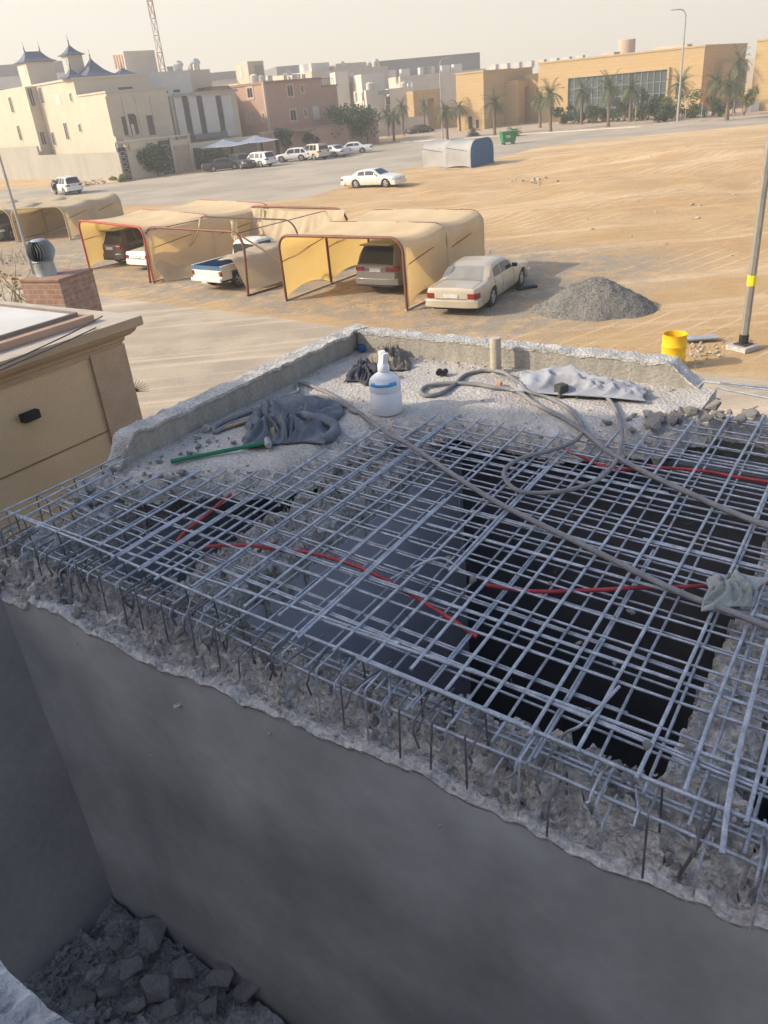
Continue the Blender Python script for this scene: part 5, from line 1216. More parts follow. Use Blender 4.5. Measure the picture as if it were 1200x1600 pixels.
MB().bx(7.4, 9.75, .1, .2, 0, 3.1).build('garage_door', mat('pinkish_door', (.50, .37, .285), fine=.04), t); MB().bx(7.35, 9.8, 0, .3, 3.103, 3.8).build('lintel', M_CRM, t)
MB().bx(-.45, 10.1, -.2, .4, 4.153, 4.33).build('coping', M_CRM, t)
# house of white panels
t = thing('panel_house', 'house faced with tall white panels and three dark glass strips', 'house', row(11.9, 5), GAZ)
MB().bx(0, 10.6, 0, 12, 0, 8.85).build('wall', M_CRM, t)
for a, b in ((274, 286.5), (296.5, 309), (318.5, 339), (348, 363)): panel(t, 'stone_panel', 'v', 0, a, 148, b, 213, M_PANEL, .35)
for a, b in ((286.5, 296.5), (309, 318.5), (339, 348)): panel(t, 'glass_strip', 'v', 0, a + .3, 149, b - .3, 212, M_DGL, .10)
panel(t, 'roof_edge', 'v', -.36, 268, 143, 370, 147, M_BWALL, .3); panel(t, 'entrance_slab', 'v', -.02, 296, 208, 346, 216, mat('grey_slab', (.22, .22, .225)), 1.6)
MB().bx(-1.5, 9.5, 9, 26, 8.853, 12.1).build('upper_block', M_PANEL, t); MB().bx(9.6, 15, 12, 24, 8, 12.2).build('upper_block', M_CRM2, t)
for a, b, y in ((253, 262, 144), (271, 281, 142), (305, 316, 141)): panel(t, 'roof_vent', 'v', 9, a, y - 2, b, y + 2, M_DGL, .1)
t = thing('stair_tower', 'square tan roof tower with a slatted left side behind the pointed roofs', 'house', row(13, 22), GAZ)
u0, u1, zt = pix(t, 195, 95, v=0).x, pix(t, 244, 95, v=0).x, pix(t, 195, 80, v=0).z; v1 = pix(t, 177, 92, u=u0).y
MB().bx(u0, u1, 0, v1, 0, zt).build('wall', M_CRM2, t)
for k in range(4): panel(t, 'slat', 'u', u0, 179 + 4 * k, 85, 181 + 4 * k, 108, M_PINK, .1)
# plot wall and shade canopy
t = thing('garden_wall', 'beige plot wall behind the white shade canopy', 'wall', row(10.6, 0), GAZ)
MB().bx(.1, 11.2, 0, .3, 0, 3.2).build('wall', M_CRM2, t); MB().bx(.3, 1.1, -.05, -.003, 0, 2.6).build('door', M_IRON, t); MB().bx(7.6, 10.5, -.05, -.003, .1, 2.5).build('garage_door', M_BWALL, t)
t = thing('shade_canopy', 'white peaked shade canopy on dark posts over the parked cars', 'canopy', row(11.6, -4.6), GAZ)
for i in range(2):
    def fn(u, w):
        x, y = (u * 2 - 1), (w * 2 - 1); return V((2.6 + 5.1 * i + 2.55 * x, 2.2 + 2.1 * y, 2.55 + .75 * max(0, 1 - max(abs(x), abs(y))) ** 1.3 - .12 * (1 - abs(x)) * abs(y)))
    s = MB().grid(fn, 16, 16).build('canopy_sheet', mat('white_canopy_sheet', (.70, .69, .64), fine=.03, rough=.6), t, smooth=40)
    for x in (.15, 5.05): MB().bar((x + 5.1 * i, 4.3, 0), (x + 5.1 * i, 4.3, 2.55), .14, .14).build('post', M_DKF, t); MB().bar((x + 5.1 * i, 4.3, 2.2), (x + 5.1 * i, .2, 2.5), .08, .10).build('arm', M_DKF, t)
# pink house
t = thing('pink_house', 'dusky pink house with arched window surrounds', 'house', row(27.6, 5), GAZ)
MB().bx(0, 10.7, 0, 16, 0, 9.65).build('wall', M_PINK, t); MB().bx(10.703, 13.8, 0, 12, 0, 8.4).build('wall', M_PINK, t); MB().bx(-3.2, -.003, 8.6, 22, 0, 9.65).build('wall', M_PINK, t)
MB().bx(-.25, .12, -.12, .25, 0, 9.6).build('corner_quoin', M_PNKT, t)
trim(t, 0, 10.7, 0, 16, 9.4, 9.72, M_TILE); MB().bx(10.85, 13.95, -.12, 12, 8.403, 8.6).build('cornice', M_TILE, t); MB().bx(-3.35, -.13, 8.48, 22, 9.653, 9.8).build('cornice', M_TILE, t)
for pl, c, px, py, w, h in (('v', 0, 453, 142, .9, 1.3), ('v', 0, 472, 139, .4, .8), ('v', 0, 458, 180, 1.0, 1.3), ('v', 0, 477, 177, .4, .8), ('u', 0, 391, 145, 1.2, 1.2), ('u', 0, 412, 182, .4, .8), ('v', 8.6, 363, 145, .5, 1.1), ('v', 8.6, 370, 187, .5, 1.2)):
    window(t, pl, c, px, py, w, h, frame=M_PNKT, fw=.3)
for px, py in ((389, 185),): window(t, 'u', 0, px, py, 1.6, 1.5, pane=M_PNKT, frame=M_PNKT)
window(t, 'v', 0, 494, 176, 1.1, 1.7, pane=M_FRAME, frame=M_PNKT)
MB().bx(.5, 5, 6, 11, 9.653, 9.66).build('roof_deck', M_CRM2, t)
u0, u1, zt = pix(t, 388, 110, v=6).x, pix(t, 413, 110, v=6).x, pix(t, 388, 96, v=6).z; v1 = pix(t, 368, 110, u=u0).y
tw = MB().bx(u0, u1, 6, v1, 9.66, zt).build('stair_tower', M_CRM, t); panel(t, 'tower_window', 'u', u0, 373, 103, 379, 122, M_FRAME, .05); panel(t, 'tower_door', 'v', 6, 398, 101, 411, 122, M_BWALL, .05)
rl = MB()
for k in range(9): rl.bar((10.9 + .3 * k, .1, 8.6), (10.9 + .3 * k, .1, 9.5), .05, .05)
rl.bar((10.8, .1, 9.5), (13.4, .1, 9.5), .07, .06); rl.build('railing', M_IRON, t)
MB().lathe([(.45, 0), (.5, .1), (.5, .9), (.2, 1.1)], 16, (3.6, 5.2, 9.66)).build('water_tank', M_FRAME, t)
t = thing('compound_wall', 'pink compound wall with a coping and a small door along the road', 'wall', row(22.2, 0), GAZ)
MB().bx(0, 2.0, 0, .3, 0, 3.3).build('wall', M_PINK, t); MB().bx(2.9, 22.5, 0, .3, 0, 3.1).build('wall', M_PINK, t); MB().bx(2.003, 2.897, 0, .3, 2.3, 3.3).build('lintel', M_PINK, t); MB().bx(2.0, 2.9, .1, .2, 0, 2.3).build('door', M_IRON, t)
MB().bx(-.1, 2.96, -.1, .4, 3.303, 3.5).build('coping', M_PNKT, t); MB().bx(2.97, 22.6, -.1, .4, 3.103, 3.3).build('coping', M_TILE, t); MB().bx(3.2, 9, -1.2, -.11, 3.0, 3.2).build('awning', mat('faded_green_awning', (.22, .22, .14)), t)
for x in (1.9, 3.0, 9.2, 16, 22): MB().bx(x - .2, x + .2, -.06, -.002, 0, 3.1).build('pillar', M_PNKT, t)
# ------------------------------------------------------------------ buildings farther off
def block(name, label, cat, px, Y, az, boxes, m):
    """boxes in pixels seen from here: corner column, left end, right end, top row at the corner; u=0 is the left face, v=0 the front"""
    p = atY(px, 160, Y); t = thing(name, label, cat, (p.x, p.y, 0), az)
    return t
M_GREYH = mat('grey_ribbed_cladding', (.25, .225, .205), (.22, .20, .185), .4, fine=.04); M_WHT = mat('off_white_render', (.58, .53, .46), (.53, .48, .41), .4, fine=.04)
t = block('hall', 'huge dark grey hall with a ribbed left side behind the white houses', 'hall', 597, 235, 12, None, None)
v1 = pix(t, 560, 105, u=0).y; zt = pix(t, 597, 95, v=0).z; u1 = pix(t, 750, 97, v=0).x
MB().bx(0, u1, 0, max(8, min(v1, 120)), 0, zt).build('wall', M_GREYH, t); rb = MB()
for k in range(16): rb.bx(-.5, -.003, 1 + 3.2 * k, 2.2 + 3.2 * k, 0, zt - .3)
rb.build('ribs', M_GREYH, t)
zl = pix(t, 640, 118, v=-12).z; MB().bx(2, u1 - 3, -12, -.003, 0, zl).build('lower_wall', M_CRM2, t)
for px in (612, 634, 663, 668, 673, 697, 716): 
    p = pix(t, px, 115, v=-10); MB().box((p.x, -9, zl + .8), (2.2, 2, 1.6)).build('cooling_unit', M_PANEL, t)
t = block('hall', 'lower grey hall at the far left of the big dark hall', 'hall', 470, 300, 15, None, None)
zt = pix(t, 470, 101, v=0).z; u0, u1 = pix(t, 432, 108, v=0).x, pix(t, 496, 101, v=0).x; MB().bx(u0, u1 + 4, 0, 60, 0, zt).build('wall', M_GREYH, t); MB().bx(u0 + 2, u1, -6, -.003, 0, zt * .8).build('lower_wall', M_CRM2, t)
t = block('hall', 'long hazy grey hall on the skyline behind the pointed towers', 'hall', 10, 260, 20, None, None)
zt = pix(t, 10, 101, v=0).z; MB().bx(-40, 18, 0, 50, 0, zt).build('wall', M_GREYH, t); MB().bx(-40, 18.5, -1, -.003, zt - 6, zt - 3).build('white_band', M_PANEL, t)
t = block('hall', 'pale blue grey hall roof on the skyline between the tan tower and the pink house', 'hall', 330, 280, 20, None, None)
zt = pix(t, 330, 108, v=0).z; MB().bx(-30, 14, 0, 50, 0, zt - 3).build('wall', M_PANEL, t); MB().bx(-31, 15, -1, 51, zt - 2.997, zt - 1).build('roof', M_GREYH, t)
t = block('apartment_block', 'wide tan wall of a flat roofed block above the pink house', 'building', 492, 185, 42, None, None)
zt = pix(t, 492, 111, v=0).z; MB().bx(0, 22, 0, 26, 0, zt).build('wall', M_CRM2, t); MB().bx(-3, -.003, 4, 34, 0, zt - .6).build('side_wing', M_CRM, t)
for px in (446, 463, 467, 475): window(t, 'u', -3, px, 121, 1.0, 1.2)
MB().box((6, 6, zt + .8), (5, 4, 1.6)).build('roof_room', M_PANEL, t); MB().box((14, 5, zt + .6), (9, 4, 1.2)).build('roof_room', M_CRM2, t)
t = block('white_house', 'white house with two small side windows right of the pink house', 'house', 552, 168, 42, None, None)
zt = pix(t, 548, 128, u=0).z; v1 = pix(t, 528, 150, u=0).y; MB().bx(0, 3.2, 0, min(v1, 20), 0, zt).build('wall', M_WHT, t)
for px, py in ((531, 152), (533, 172)): window(t, 'u', 0, px, py, 1.0, 1.1)
MB().bx(-4, -.003, -1, 7, 0, 2.5).build('annexe', M_BWALL, t)
t = block('white_house', 'white two storey house with a roof hut and a grey left side behind the palms', 'house', 573, 160, 20, None, None)
zt = pix(t, 573, 141, v=0).z; u1 = pix(t, 601, 150, v=0).x; v1 = pix(t, 552, 150, u=0).y
MB().bx(0, u1, 0, min(v1, 12), 0, zt).build('wall', M_WHT, t); MB().bx(.5, 5, 3, 9, zt, zt + 2.6).build('roof_hut', M_WHT, t); MB().bx(-3, -.5, 7, 10, zt - 3, zt + 3.4).build('roof_hut', M_WHT, t)
for px, py in ((557, 151), (567, 151), (568, 173)): window(t, 'u', 0, px, py, .7, 1.4)
window(t, 'v', 0, 577, 168, .5, 1.0)
z2 = pix(t, 605, 139, v=-1).z; x2 = u1 + .2; MB().bx(x2, x2 + 5, -1.5, 7, 0, z2).build('wing', M_WHT, t)
panel(t, 'balcony_opening', 'v', -1.5, 590, 141, 608, 148, M_BWALL, .04)
for py in (157, 170): window(t, 'v', -1.5, 606, py, .8, 1.2)
MB().bx(-2, u1 + 6, -5, -4.7, 0, 2.6).build('plot_wall', M_WHT, t)
t = block('white_house', 'narrow pale houses between the white houses and the tan archway', 'house', 618, 190, 30, None, None)
zt = pix(t, 625, 138, v=0).z; MB().bx(0, 9, 0, 10, 0, zt).build('wall', M_CRM2, t); MB().bx(9.1, 14, 2, 12, 0, zt - 2).build('wall', M_WHT, t)
for px in (620, 628): window(t, 'v', 0, px, 150, 1.2, 2.2)
# ------------------------------------------------------------------ sandstone complex
sm_ = bpy.data.materials.new('sandstone_courses'); sm_.use_nodes = True; n = sm_.node_tree.nodes; l = sm_.node_tree.links; b = n['Principled BSDF']; b.inputs['Roughness'].default_value = .9; b.inputs['Specular IOR Level'].default_value = .15
tc = n.new('ShaderNodeTexCoord'); sx = n.new('ShaderNodeSeparateXYZ'); l.new(tc.outputs['Object'], sx.inputs[0]); ad = n.new('ShaderNodeMath'); l.new(sx.outputs[0], ad.inputs[0]); l.new(sx.outputs[1], ad.inputs[1])
cb = n.new('ShaderNodeCombineXYZ'); l.new(ad.outputs[0], cb.inputs[0]); l.new(sx.outputs[2], cb.inputs[1])
br = n.new('ShaderNodeTexBrick'); br.inputs['Scale'].default_value = 1; br.inputs['Brick Width'].default_value = 1.2; br.inputs['Row Height'].default_value = .5; br.inputs['Mortar Size'].default_value = .02
br.inputs['Color1'].default_value = (.53, .37, .185, 1); br.inputs['Color2'].default_value = (.50, .345, .165, 1); br.inputs['Mortar'].default_value = (.40, .285, .15, 1)
l.new(cb.outputs[0], br.inputs['Vector']); l.new(br.outputs['Color'], b.inputs['Base Color'])
M_SS = sm_; M_SS2 = mat('sandstone_plain', (.50, .37, .21), (.46, .335, .185), .8, fine=.05)
SAZ = -36
def sthing(name, label, px, py):
    p = G(px, py); return thing(name, label, 'building', (p.x, p.y, 0), SAZ)
t = sthing('sandstone_hall', 'largest sandstone building with a wide window wall and a drum on its roof', 1092, 177)
L0 = pix(t, 841, 150, v=0).x; zt = pix(t, 1100, 73, v=0).z; V1 = min(45, pix(t, 1165, 90, u=0).y)
MB().bx(L0, 0, 0, V1, 0, zt).build('wall', M_SS, t); MB().bx(L0 - .1, .1, -.1, V1 + .1, zt + .003, zt + .25).build('coping', M_SS2, t)
a, c = pix(t, 889, 121, v=0), pix(t, 1040, 158, v=0); z1 = pix(t, 960, 116, v=0).z
gl = MB().bx(a.x, c.x, -.05, -.003, .3, z1).build('window_wall', mat('green_grey_glass', (.10, .115, .115), (.07, .085, .085), .35, rough=.1, spec=.6, fine=0, stretch=(1, 1, .15)), t)
m_ = MB()
for k in range(17): x = a.x + (c.x - a.x) * k / 16; m_.bx(x - .05, x + .05, -.16, -.052, .3, z1)
for k in range(1, 4): m_.bx(a.x, c.x, -.13, -.053, z1 * k / 4 - .04, z1 * k / 4 + .04)
m_.build('mullions', mat('grey_aluminium', (.30, .32, .32), rough=.4), gl)
f = MB(); f.bx(a.x - .3, c.x + .3, -.35, -.003, z1, z1 + .3); f.bx(a.x - .3, a.x, -.35, -.003, 0, z1); f.bx(c.x, c.x + .3, -.35, -.003, 0, z1); f.build('reveal', M_SS2, t)
pa, pb = pix(t, 1118, 100, u=0), pix(t, 1157, 100, u=0); s0, s1 = sorted((pa.y, pb.y)); s1 = min(s1, V1 - 1); zp = pix(t, 1130, 97, u=0).z
po = MB(); w_ = (s1 - s0) * .25; po.bx(.003, 1.2, s0, s0 + w_, 0, zp); po.bx(.003, 1.2, s1 - w_, s1, 0, zp); po.bx(.003, 1.2, s0 + w_ + .002, s1 - w_ - .002, zp * .78, zp); po.build('portal', M_SS2, t)
MB().bx(.003, .2, s0 + w_ + .003, s1 - w_ - .003, 0, zp * .45).build('entrance', M_DGL, t)
p = pix(t, 979, 75, v=12); MB().lathe([(1.4, 0), (1.4, 2.3), (1.3, 2.4), (.1, 2.4)], 28, (p.x, 12, zt)).build('roof_drum', M_PNKT, t, smooth=40)
for px, w_ in ((955, 2), (1052, 5)): p = pix(t, px, 80, v=8); MB().box((p.x, 8, zt + .35), (w_, 3, .7)).build('roof_plant', M_CRM2, t)
MB().bx(L0 - 4, L0 - .003, 3, 30, 0, pix(t, 835, 115, v=3).z).build('link_block', M_SS, t)
t = sthing('sandstone_hall', 'sandstone building with a tall narrow portal left of the window wall', 757, 203)
L0 = pix(t, 713, 150, v=0).x; zt = pix(t, 762, 112, v=0).z; V1 = min(40, pix(t, 832, 130, u=0).y)
MB().bx(L0, 0, 0, V1, 0, zt).build('wall', M_SS, t); MB().bx(L0 - .1, .1, -.1, V1 + .1, zt + .003, zt + .25).build('coping', M_SS2, t)
pa, pb = pix(t, 788, 130, u=0), pix(t, 826, 130, u=0); s0, s1 = sorted((pa.y, pb.y)); s1 = min(s1, V1 - .5); zp = pix(t, 800, 126, u=0).z
po = MB(); w_ = (s1 - s0) * .3; po.bx(.003, 2.5, s0, s0 + w_, 0, zp); po.bx(.003, 2.5, s1 - w_, s1, 0, zp); po.bx(.003, 2.5, s0 + w_ + .002, s1 - w_ - .002, zp * .84, zp); po.build('portal', M_SS, t)
MB().bx(.003, .3, s0 + w_ + .003, s1 - w_ - .003, 0, zp * .84).build('entrance', M_DGL, t)
panel(t, 'doorway', 'v', 0, 732, 182, 738, 201, M_DGL, .05); panel(t, 'doorway', 'v', 0, 744, 187, 748, 200, M_DGL, .05)
rr = MB()
for k in range(8): rr.box((L0 + 2 + 2.2 * k, 10, zt + .6), (1.2, 1.2, .9))
rr.build('roof_units', M_PANEL, t)
t = sthing('sandstone_hall', 'plain sandstone building cut by the right edge of the picture', 1170, 176)
zt = pix(t, 1172, 66, v=0).z; MB().bx(0, 30, 0, 30, 0, zt).build('wall', M_SS, t); MB().bx(-.1, 30.1, -.1, 30.1, zt + .003, zt + .25).build('coping', M_SS2, t)
t = sthing('archway', 'freestanding tan archway with an L shaped opening beside the palms', 649, 207)
L0 = pix(t, 637, 175, v=0).x; zt = pix(t, 648, 142, v=0).z; V1 = pix(t, 690, 170, u=0).y; V1 = min(V1, 22)
MB().bx(L0, 0, 0, V1 * .28, 0, zt).build('pier', M_SS, t); MB().bx(L0, 0, V1 * .28 + .003, V1, zt * .78, zt).build('lintel', M_SS, t); MB().bx(L0, 0, V1 * .72, V1, 0, zt * .78 - .003).build('pier', M_SS, t)
p = pix(t, 670, 185, u=.5); MB().bx(.003, 9, V1 * .74, V1 * .80, 0, 3.4).build('low_wall', M_SS, t)
# lattice mast behind the houses
p = atY(254, 108, 190); t = thing('lattice_mast', 'tall red and white lattice mast behind the tan tower', 'mast', (p.x, p.y, 0), 15)
M_MR, M_MW = mat('faded_red_paint', (.40, .24, .20)), mat('mast_white', (.55, .50, .47))
def wd(z): return .62 - .2 * z / 45
for k in range(15):
    z0, z1 = 3 * k, 3 * k + 3; mb = MB()
    c0 = [V((sx * wd(z0), sy * wd(z0), z0)) for sx, sy in ((-1, -1), (1, -1), (1, 1), (-1, 1))]; c1 = [V((sx * wd(z1), sy * wd(z1), z1)) for sx, sy in ((-1, -1), (1, -1), (1, 1), (-1, 1))]
    for i in range(4):
        mb.bar(c0[i], c1[i], .13, .13); mb.bar(c0[i], c1[(i + 1) % 4], .06, .06); mb.bar(c0[(i + 1) % 4], c1[i], .10, .10); mb.bar(c1[i], c1[(i + 1) % 4], .10, .10)
    mb.build('mast_section', M_MR if (k // 2) % 2 == 0 else M_MW, t)
for z, a in ((36, 0), (36, 2), (36, 4), (31, 1), (31, 3), (39, 1), (39, 3), (39, 5)): MB().box((.85 * math.cos(a), .85 * math.sin(a), z), (.3, .4, 2.0), a).build('antenna', M_MW, t)

# rooftop clutter
def clutter(nm_label, n, seed):
    rg = random.Random(seed)
    for o in list(COL.objects):
        if o.get('label') == nm_label:
            top = max((c for c in o.children if c.name.split('.')[0] in ('wall', 'upper_block')), key=lambda c: max(v.co.z for v in c.data.vertices))
            xs = [v.co.x for v in top.data.vertices]; ys = [v.co.y for v in top.data.vertices]; z = max(v.co.z for v in top.data.vertices)
            for k in range(n):
                x, y = rg.uniform(min(xs) + .8, max(xs) - .8), rg.uniform(min(ys) + .6, min(ys) + 5)
                if k % 3 == 0: MB().box((x, y, z + .45), (.9, .4, .8), rg.uniform(-.2, .2)).build('air_conditioner', M_FRAME, o)
                elif k % 3 == 1: MB().lathe([(.55, 0), (.6, .1), (.6, 1.0), (.25, 1.25)], 14, (x, y, z)).build('roof_tank', M_FRAME, o, smooth=40)
                else:
                    d = MB().lathe([(.02, 0), (.35, .06), (.55, .18)], 14, (x, y, z + 1.0), Matrix.Rotation(R(55), 4, 'X')); d.tube([V((x, y, z)), V((x, y, z + 1.0))], .04, 5); d.build('satellite_dish', M_PANEL, o, smooth=60)
for lb, n, sd_ in (('house faced with tall white panels and three dark glass strips', 6, 1), ('dusky pink house with arched window surrounds', 4, 2), ('white house with two small side windows right of the pink house', 3, 3), ('white two storey house with a roof hut and a grey left side behind the palms', 5, 4), ('wide tan wall of a flat roofed block above the pink house', 6, 5), ('narrow pale houses between the white houses and the tan archway', 4, 6)):
    clutter(lb, n, sd_)
# ------------------------------------------------------------------ trees and small street furniture far off
def leafmat(name, a, b): return mat(name, a, b, 2.2, rough=.7, fine=.25, bscale=9, contrast=.3, trans=(.18, tuple(min(1, x * 1.6) for x in a)))
M_PALM = leafmat('palm_green', (.10, .12, .055), (.16, .155, .08)); M_TRUNK = mat('palm_trunk', (.15, .10, .065), (.21, .15, .10), 6, bump=.8, bscale=14, fine=.2)
M_LF = leafmat('dark_leaf', (.05, .085, .03), (.075, .11, .045)); M_LF2 = leafmat('mid_leaf', (.07, .105, .035), (.10, .13, .045)); M_LF3 = leafmat('yellow_green_leaf', (.19, .19, .05), (.14, .155, .045))
def palm_proto(label, P, h, seed, nf=38, rad=2.3, group='date palms along the far road'):
    rg = random.Random(seed); t = thing('date_palm', label, 'palm', P, 0, group)
    n = 14; lean = rg.uniform(-.1, .1)
    MB().tube([V((lean * h * (i / n) ** 2, .02 * noise.noise(V((i, seed, 0))), h * i / n)) for i in range(n + 1)], [(.24 if i else .32) * (1 - .25 * i / n) * (1 + .08 * (i % 2)) for i in range(n + 1)], 10).build('trunk', M_TRUNK, t, smooth=50)
    top = V((lean * h, 0, h)); mb = MB()
    MB().chunk(top + V((0, 0, -.05)), .38, rg, 14, 1.2).build('crown_boss', M_TRUNK, t)
    for k in range(nf):
        a = 2.4 * k + rg.uniform(-.2, .2); e = R(rg.uniform(-30, 68) if k % 5 else rg.uniform(-50, -15)); Ln = rad * rg.uniform(.8, 1.1); pts = []
        d = V((math.cos(a) * math.cos(e), math.sin(a) * math.cos(e), math.sin(e))); p = top.copy()
        for i in range(9):
            pts.append(p.copy()); p = p + d * (Ln / 8); d = (d + V((0, 0, -.11 - .05 * math.cos(e)))).normalized()
        side = V((-math.sin(a), math.cos(a), 0))
        for i in range(1, 9):
            q = pts[i]; dd = (pts[i] - pts[i - 1]).normalized(); w = .50 * math.sin(math.pi * (.16 + .80 * i / 9)) + .05
            for sg in (-1, 1):
                for o in (0, .5):
                    b0 = q - (pts[i] - pts[i - 1]) * o; tip = b0 + side * sg * w * .75 + dd * w * .75 + V((0, 0, rg.uniform(-.05, .16)))
                    mb.add([b0, b0 + dd * .085, tip + dd * .02, tip], [(0, 1, 2, 3)])
        mb.tube(pts, [.03 - .003 * i for i in range(9)], 4, False)
    mb.build('crown', M_PALM, t); return t
PALMS = [((860, 207), 4.6, 1.0, 'big date palm in front of the left end of the window wall'), ((844, 201), 4.0, .85, 'slimmer date palm just behind the big one left of the window wall'),
         ((773, 213), 4.2, 1.0, 'date palm before the tall sandstone portal'), ((719, 206), 3.6, .85, 'date palm against the left sandstone building'), ((699, 219), 3.6, .95, 'date palm at the kerb beside the far lamp post'),
         ((616, 222), 3.6, .85, 'date palm nearest the white houses at the kerb'), ((607, 214), 3.4, .8, 'date palm behind the kerb in front of the white houses'), ((631, 212), 4.4, .7, 'date palm left of the tan archway'), ((664, 208), 4.2, .65, 'date palm standing inside the tan archway'),
         ((908, 196), 4.6, .9, 'date palm before the left third of the window wall'), ((950, 200), 4.8, 1.0, 'tall date palm before the middle of the window wall'), ((984, 192), 4.4, 1.05, 'bushy date palm before the right half of the window wall'),
         ((1058, 190), 4.4, 1.05, 'date palm behind the far lamp post'), ((1135, 189), 4.0, 1.1, 'large date palm before the portal of the window wall building'), ((1114, 182), 4.2, .95, 'date palm to the left of the large one at the portal'), ((1146, 178), 6.2, .8, 'tall dark date palm inside the portal')]
pp_ = [palm_proto('', G(0, 400), 4.2, 41), palm_proto('', G(0, 400), 4.2, 42, 44)]
for i, (b, h, s, lb) in enumerate(PALMS):
    o = pp_[i] if i < 2 else dup(pp_[i % 2]); P = G(*b); o.location = (P.x, P.y, .1); o['label'] = lb; o.rotation_euler.z = i * 1.3
    k = 1.0 if s >= .8 else s / .8; o.scale = (s * .92, s * .92, h / 4.2)
for b, lb in (((740, 214), 'small trunkless palm at the kerb before the left sandstone building'), ((803, 213), 'small trunkless palm at the kerb behind the green bin')):
    o = palm_proto(lb, G(*b) + V((0, 0, .1)), .5, int(b[0]), 26, 1.2, 'young palms at the kerb')
def bush(name, label, P, r, h, z0, n, m, seed, cat='bush', trunk=0.0, group=None, leaf=.2):
    rg = random.Random(seed); t = thing(name, label, cat, P, rg.uniform(0, 360), group); mb = MB()
    cl = [(V((rg.gauss(0, .42) * r, rg.gauss(0, .42) * r, z0 + h * rg.uniform(.18, .85))), rg.uniform(.3, .55)) for _ in range(max(7, int(n / 110)))]
    for _ in range(n):
        c, k = rg.choice(cl); d = V((rg.gauss(0, 1), rg.gauss(0, 1), rg.gauss(0, 1))).normalized() * (rg.random() ** .4)
        p = c + V((d.x * r * k, d.y * r * k, d.z * h * .5 * k)); s = leaf * rg.uniform(.6, 1.3)
        u = V((rg.gauss(0, 1), rg.gauss(0, 1), rg.gauss(0, .7))).normalized(); w = u.cross(V((rg.gauss(0, 1), rg.gauss(0, 1), rg.gauss(0, 1)))).normalized()
        if p.z < .05: p.z = rg.uniform(.05, .3)
        mb.add([p - u * s, p + w * s * .45, p + u * s, p - w * s * .45], [(0, 1, 2, 3)])
    mb.build('crown', m, t)
    tr = MB()
    if trunk: tr.tube([V((0, 0, 0)), V((.05, .03, z0 * .5)), V((0, .1, z0 + h * .3))], [trunk, trunk * .8, trunk * .5], 7)
    for k in range(5): a = k * 1.3; tr.tube([V((0, 0, max(z0 * .8, .1))), V((math.cos(a) * r * .3, math.sin(a) * r * .3, z0 + h * .3)), V((math.cos(a) * r * .55, math.sin(a) * r * .55, z0 + h * .6))], [.06, .045, .02], 5)
    tr.build('trunk', M_TRUNK, t); return t
bush('garden_tree', 'left one of two dark green clipped trees at the ornate gates', G(219, 277), 1.5, 3.5, .4, 2600, M_LF, 1, 'tree', .1, 'trees at the gates'); bush('garden_tree', 'right one of two dark green clipped trees at the ornate gates', G(247, 275), 1.7, 3.3, .3, 2800, M_LF, 2, 'tree', .1, 'trees at the gates')
bush('shrub', 'small yellow green shrub at the foot of the boundary wall', G(193, 284), .9, .9, 0, 500, M_LF3, 3); bush('shrub', 'dark shrub beside the black saloon under the white canopy', G(338, 263), 1.9, 2.4, .2, 1500, M_LF, 4)
bush('climber', 'dark green climber hanging over the pink compound wall', row(25.8, -.5), 1.4, 2.6, 1.0, 1300, M_LF, 5); bush('climber', 'smaller green climber farther right on the pink compound wall', row(30.5, -.4), 1.2, 1.8, 1.0, 900, M_LF, 6)
bush('round_tree', 'round dense dark green tree at the end of the pink compound wall', G(556, 228), 3.6, 4.6, 1.0, 5200, M_LF, 7, 'tree', .22, leaf=.24)
SH = [(884, 172, 2, 2.6, 0), (896, 171, 2, 2.2, 0), (920, 190, 1.5, 2.4, 1), (930, 180, 1.7, 3.0, 1), (942, 186, 1.6, 2.0, 2), (966, 184, 1.8, 2.8, 1), (975, 176, 2, 3.2, 0), (1000, 176, 1.6, 2.2, 2), (1004, 190, 1.4, 4.0, 2), (1012, 174, 1.8, 3.2, 0), (1030, 172, 2, 3.4, 0), (1042, 190, 1.6, 2.2, 1), (1048, 178, 1.6, 3.0, 2), (1085, 178, 2, 3.4, 1), (1078, 186, 1.5, 1.6, 2), (1126, 176, 1.6, 2.4, 1), (1162, 176, 1.3, 3.4, 2), (880, 193, 1.0, 1.4, 2), (1030, 193, 1.2, 1.8, 0), (905, 186, 1.2, 1.6, 2)]
for i, (px, py, r, h, k) in enumerate(SH):
    P = G(px, max(py, 182 + (1170 - px) * .045)); bush('shrub', ['dark green shrub in the planting before the window wall', 'fresh green shrub in the planting before the window wall', 'yellow green shrub in the planting before the window wall'][k], P, r, h, .1, 700, (M_LF, M_LF2, M_LF3)[k], 20 + i, group='shrubs before the window wall')
# weeds by the street
def weed(label, P, n, h, sp, seed, m):
    rg = random.Random(seed); mb = MB()
    for _ in range(n):
        a = rg.uniform(0, 6.28); d = V((math.cos(a), math.sin(a), 0)); o = V((rg.gauss(0, sp), rg.gauss(0, sp), 0)); hh = h * rg.uniform(.5, 1.1); b = rg.uniform(.2, .7) * hh
        mb.tube([P + o, P + o + d * b * .35 + V((0, 0, hh * .6)), P + o + d * b + V((0, 0, hh))], [.012, .009, .003], 4)
        for k in range(3): q = P + o + d * b * (.3 + .2 * k) + V((0, 0, hh * (.5 + .16 * k))); e = V((rg.gauss(0, 1), rg.gauss(0, 1), rg.uniform(.2, 1))).normalized() * .14; mb.add([q, q + e * .5 + V((.02, 0, 0)), q + e, q + e * .5 - V((.02, 0, 0))], [(0, 1, 2, 3)])
    return tag(mb.build('dry_weed', m), label, 'weed')
M_WEED = mat('dry_weed_stem', (.24, .23, .11), (.33, .27, .15), 3)
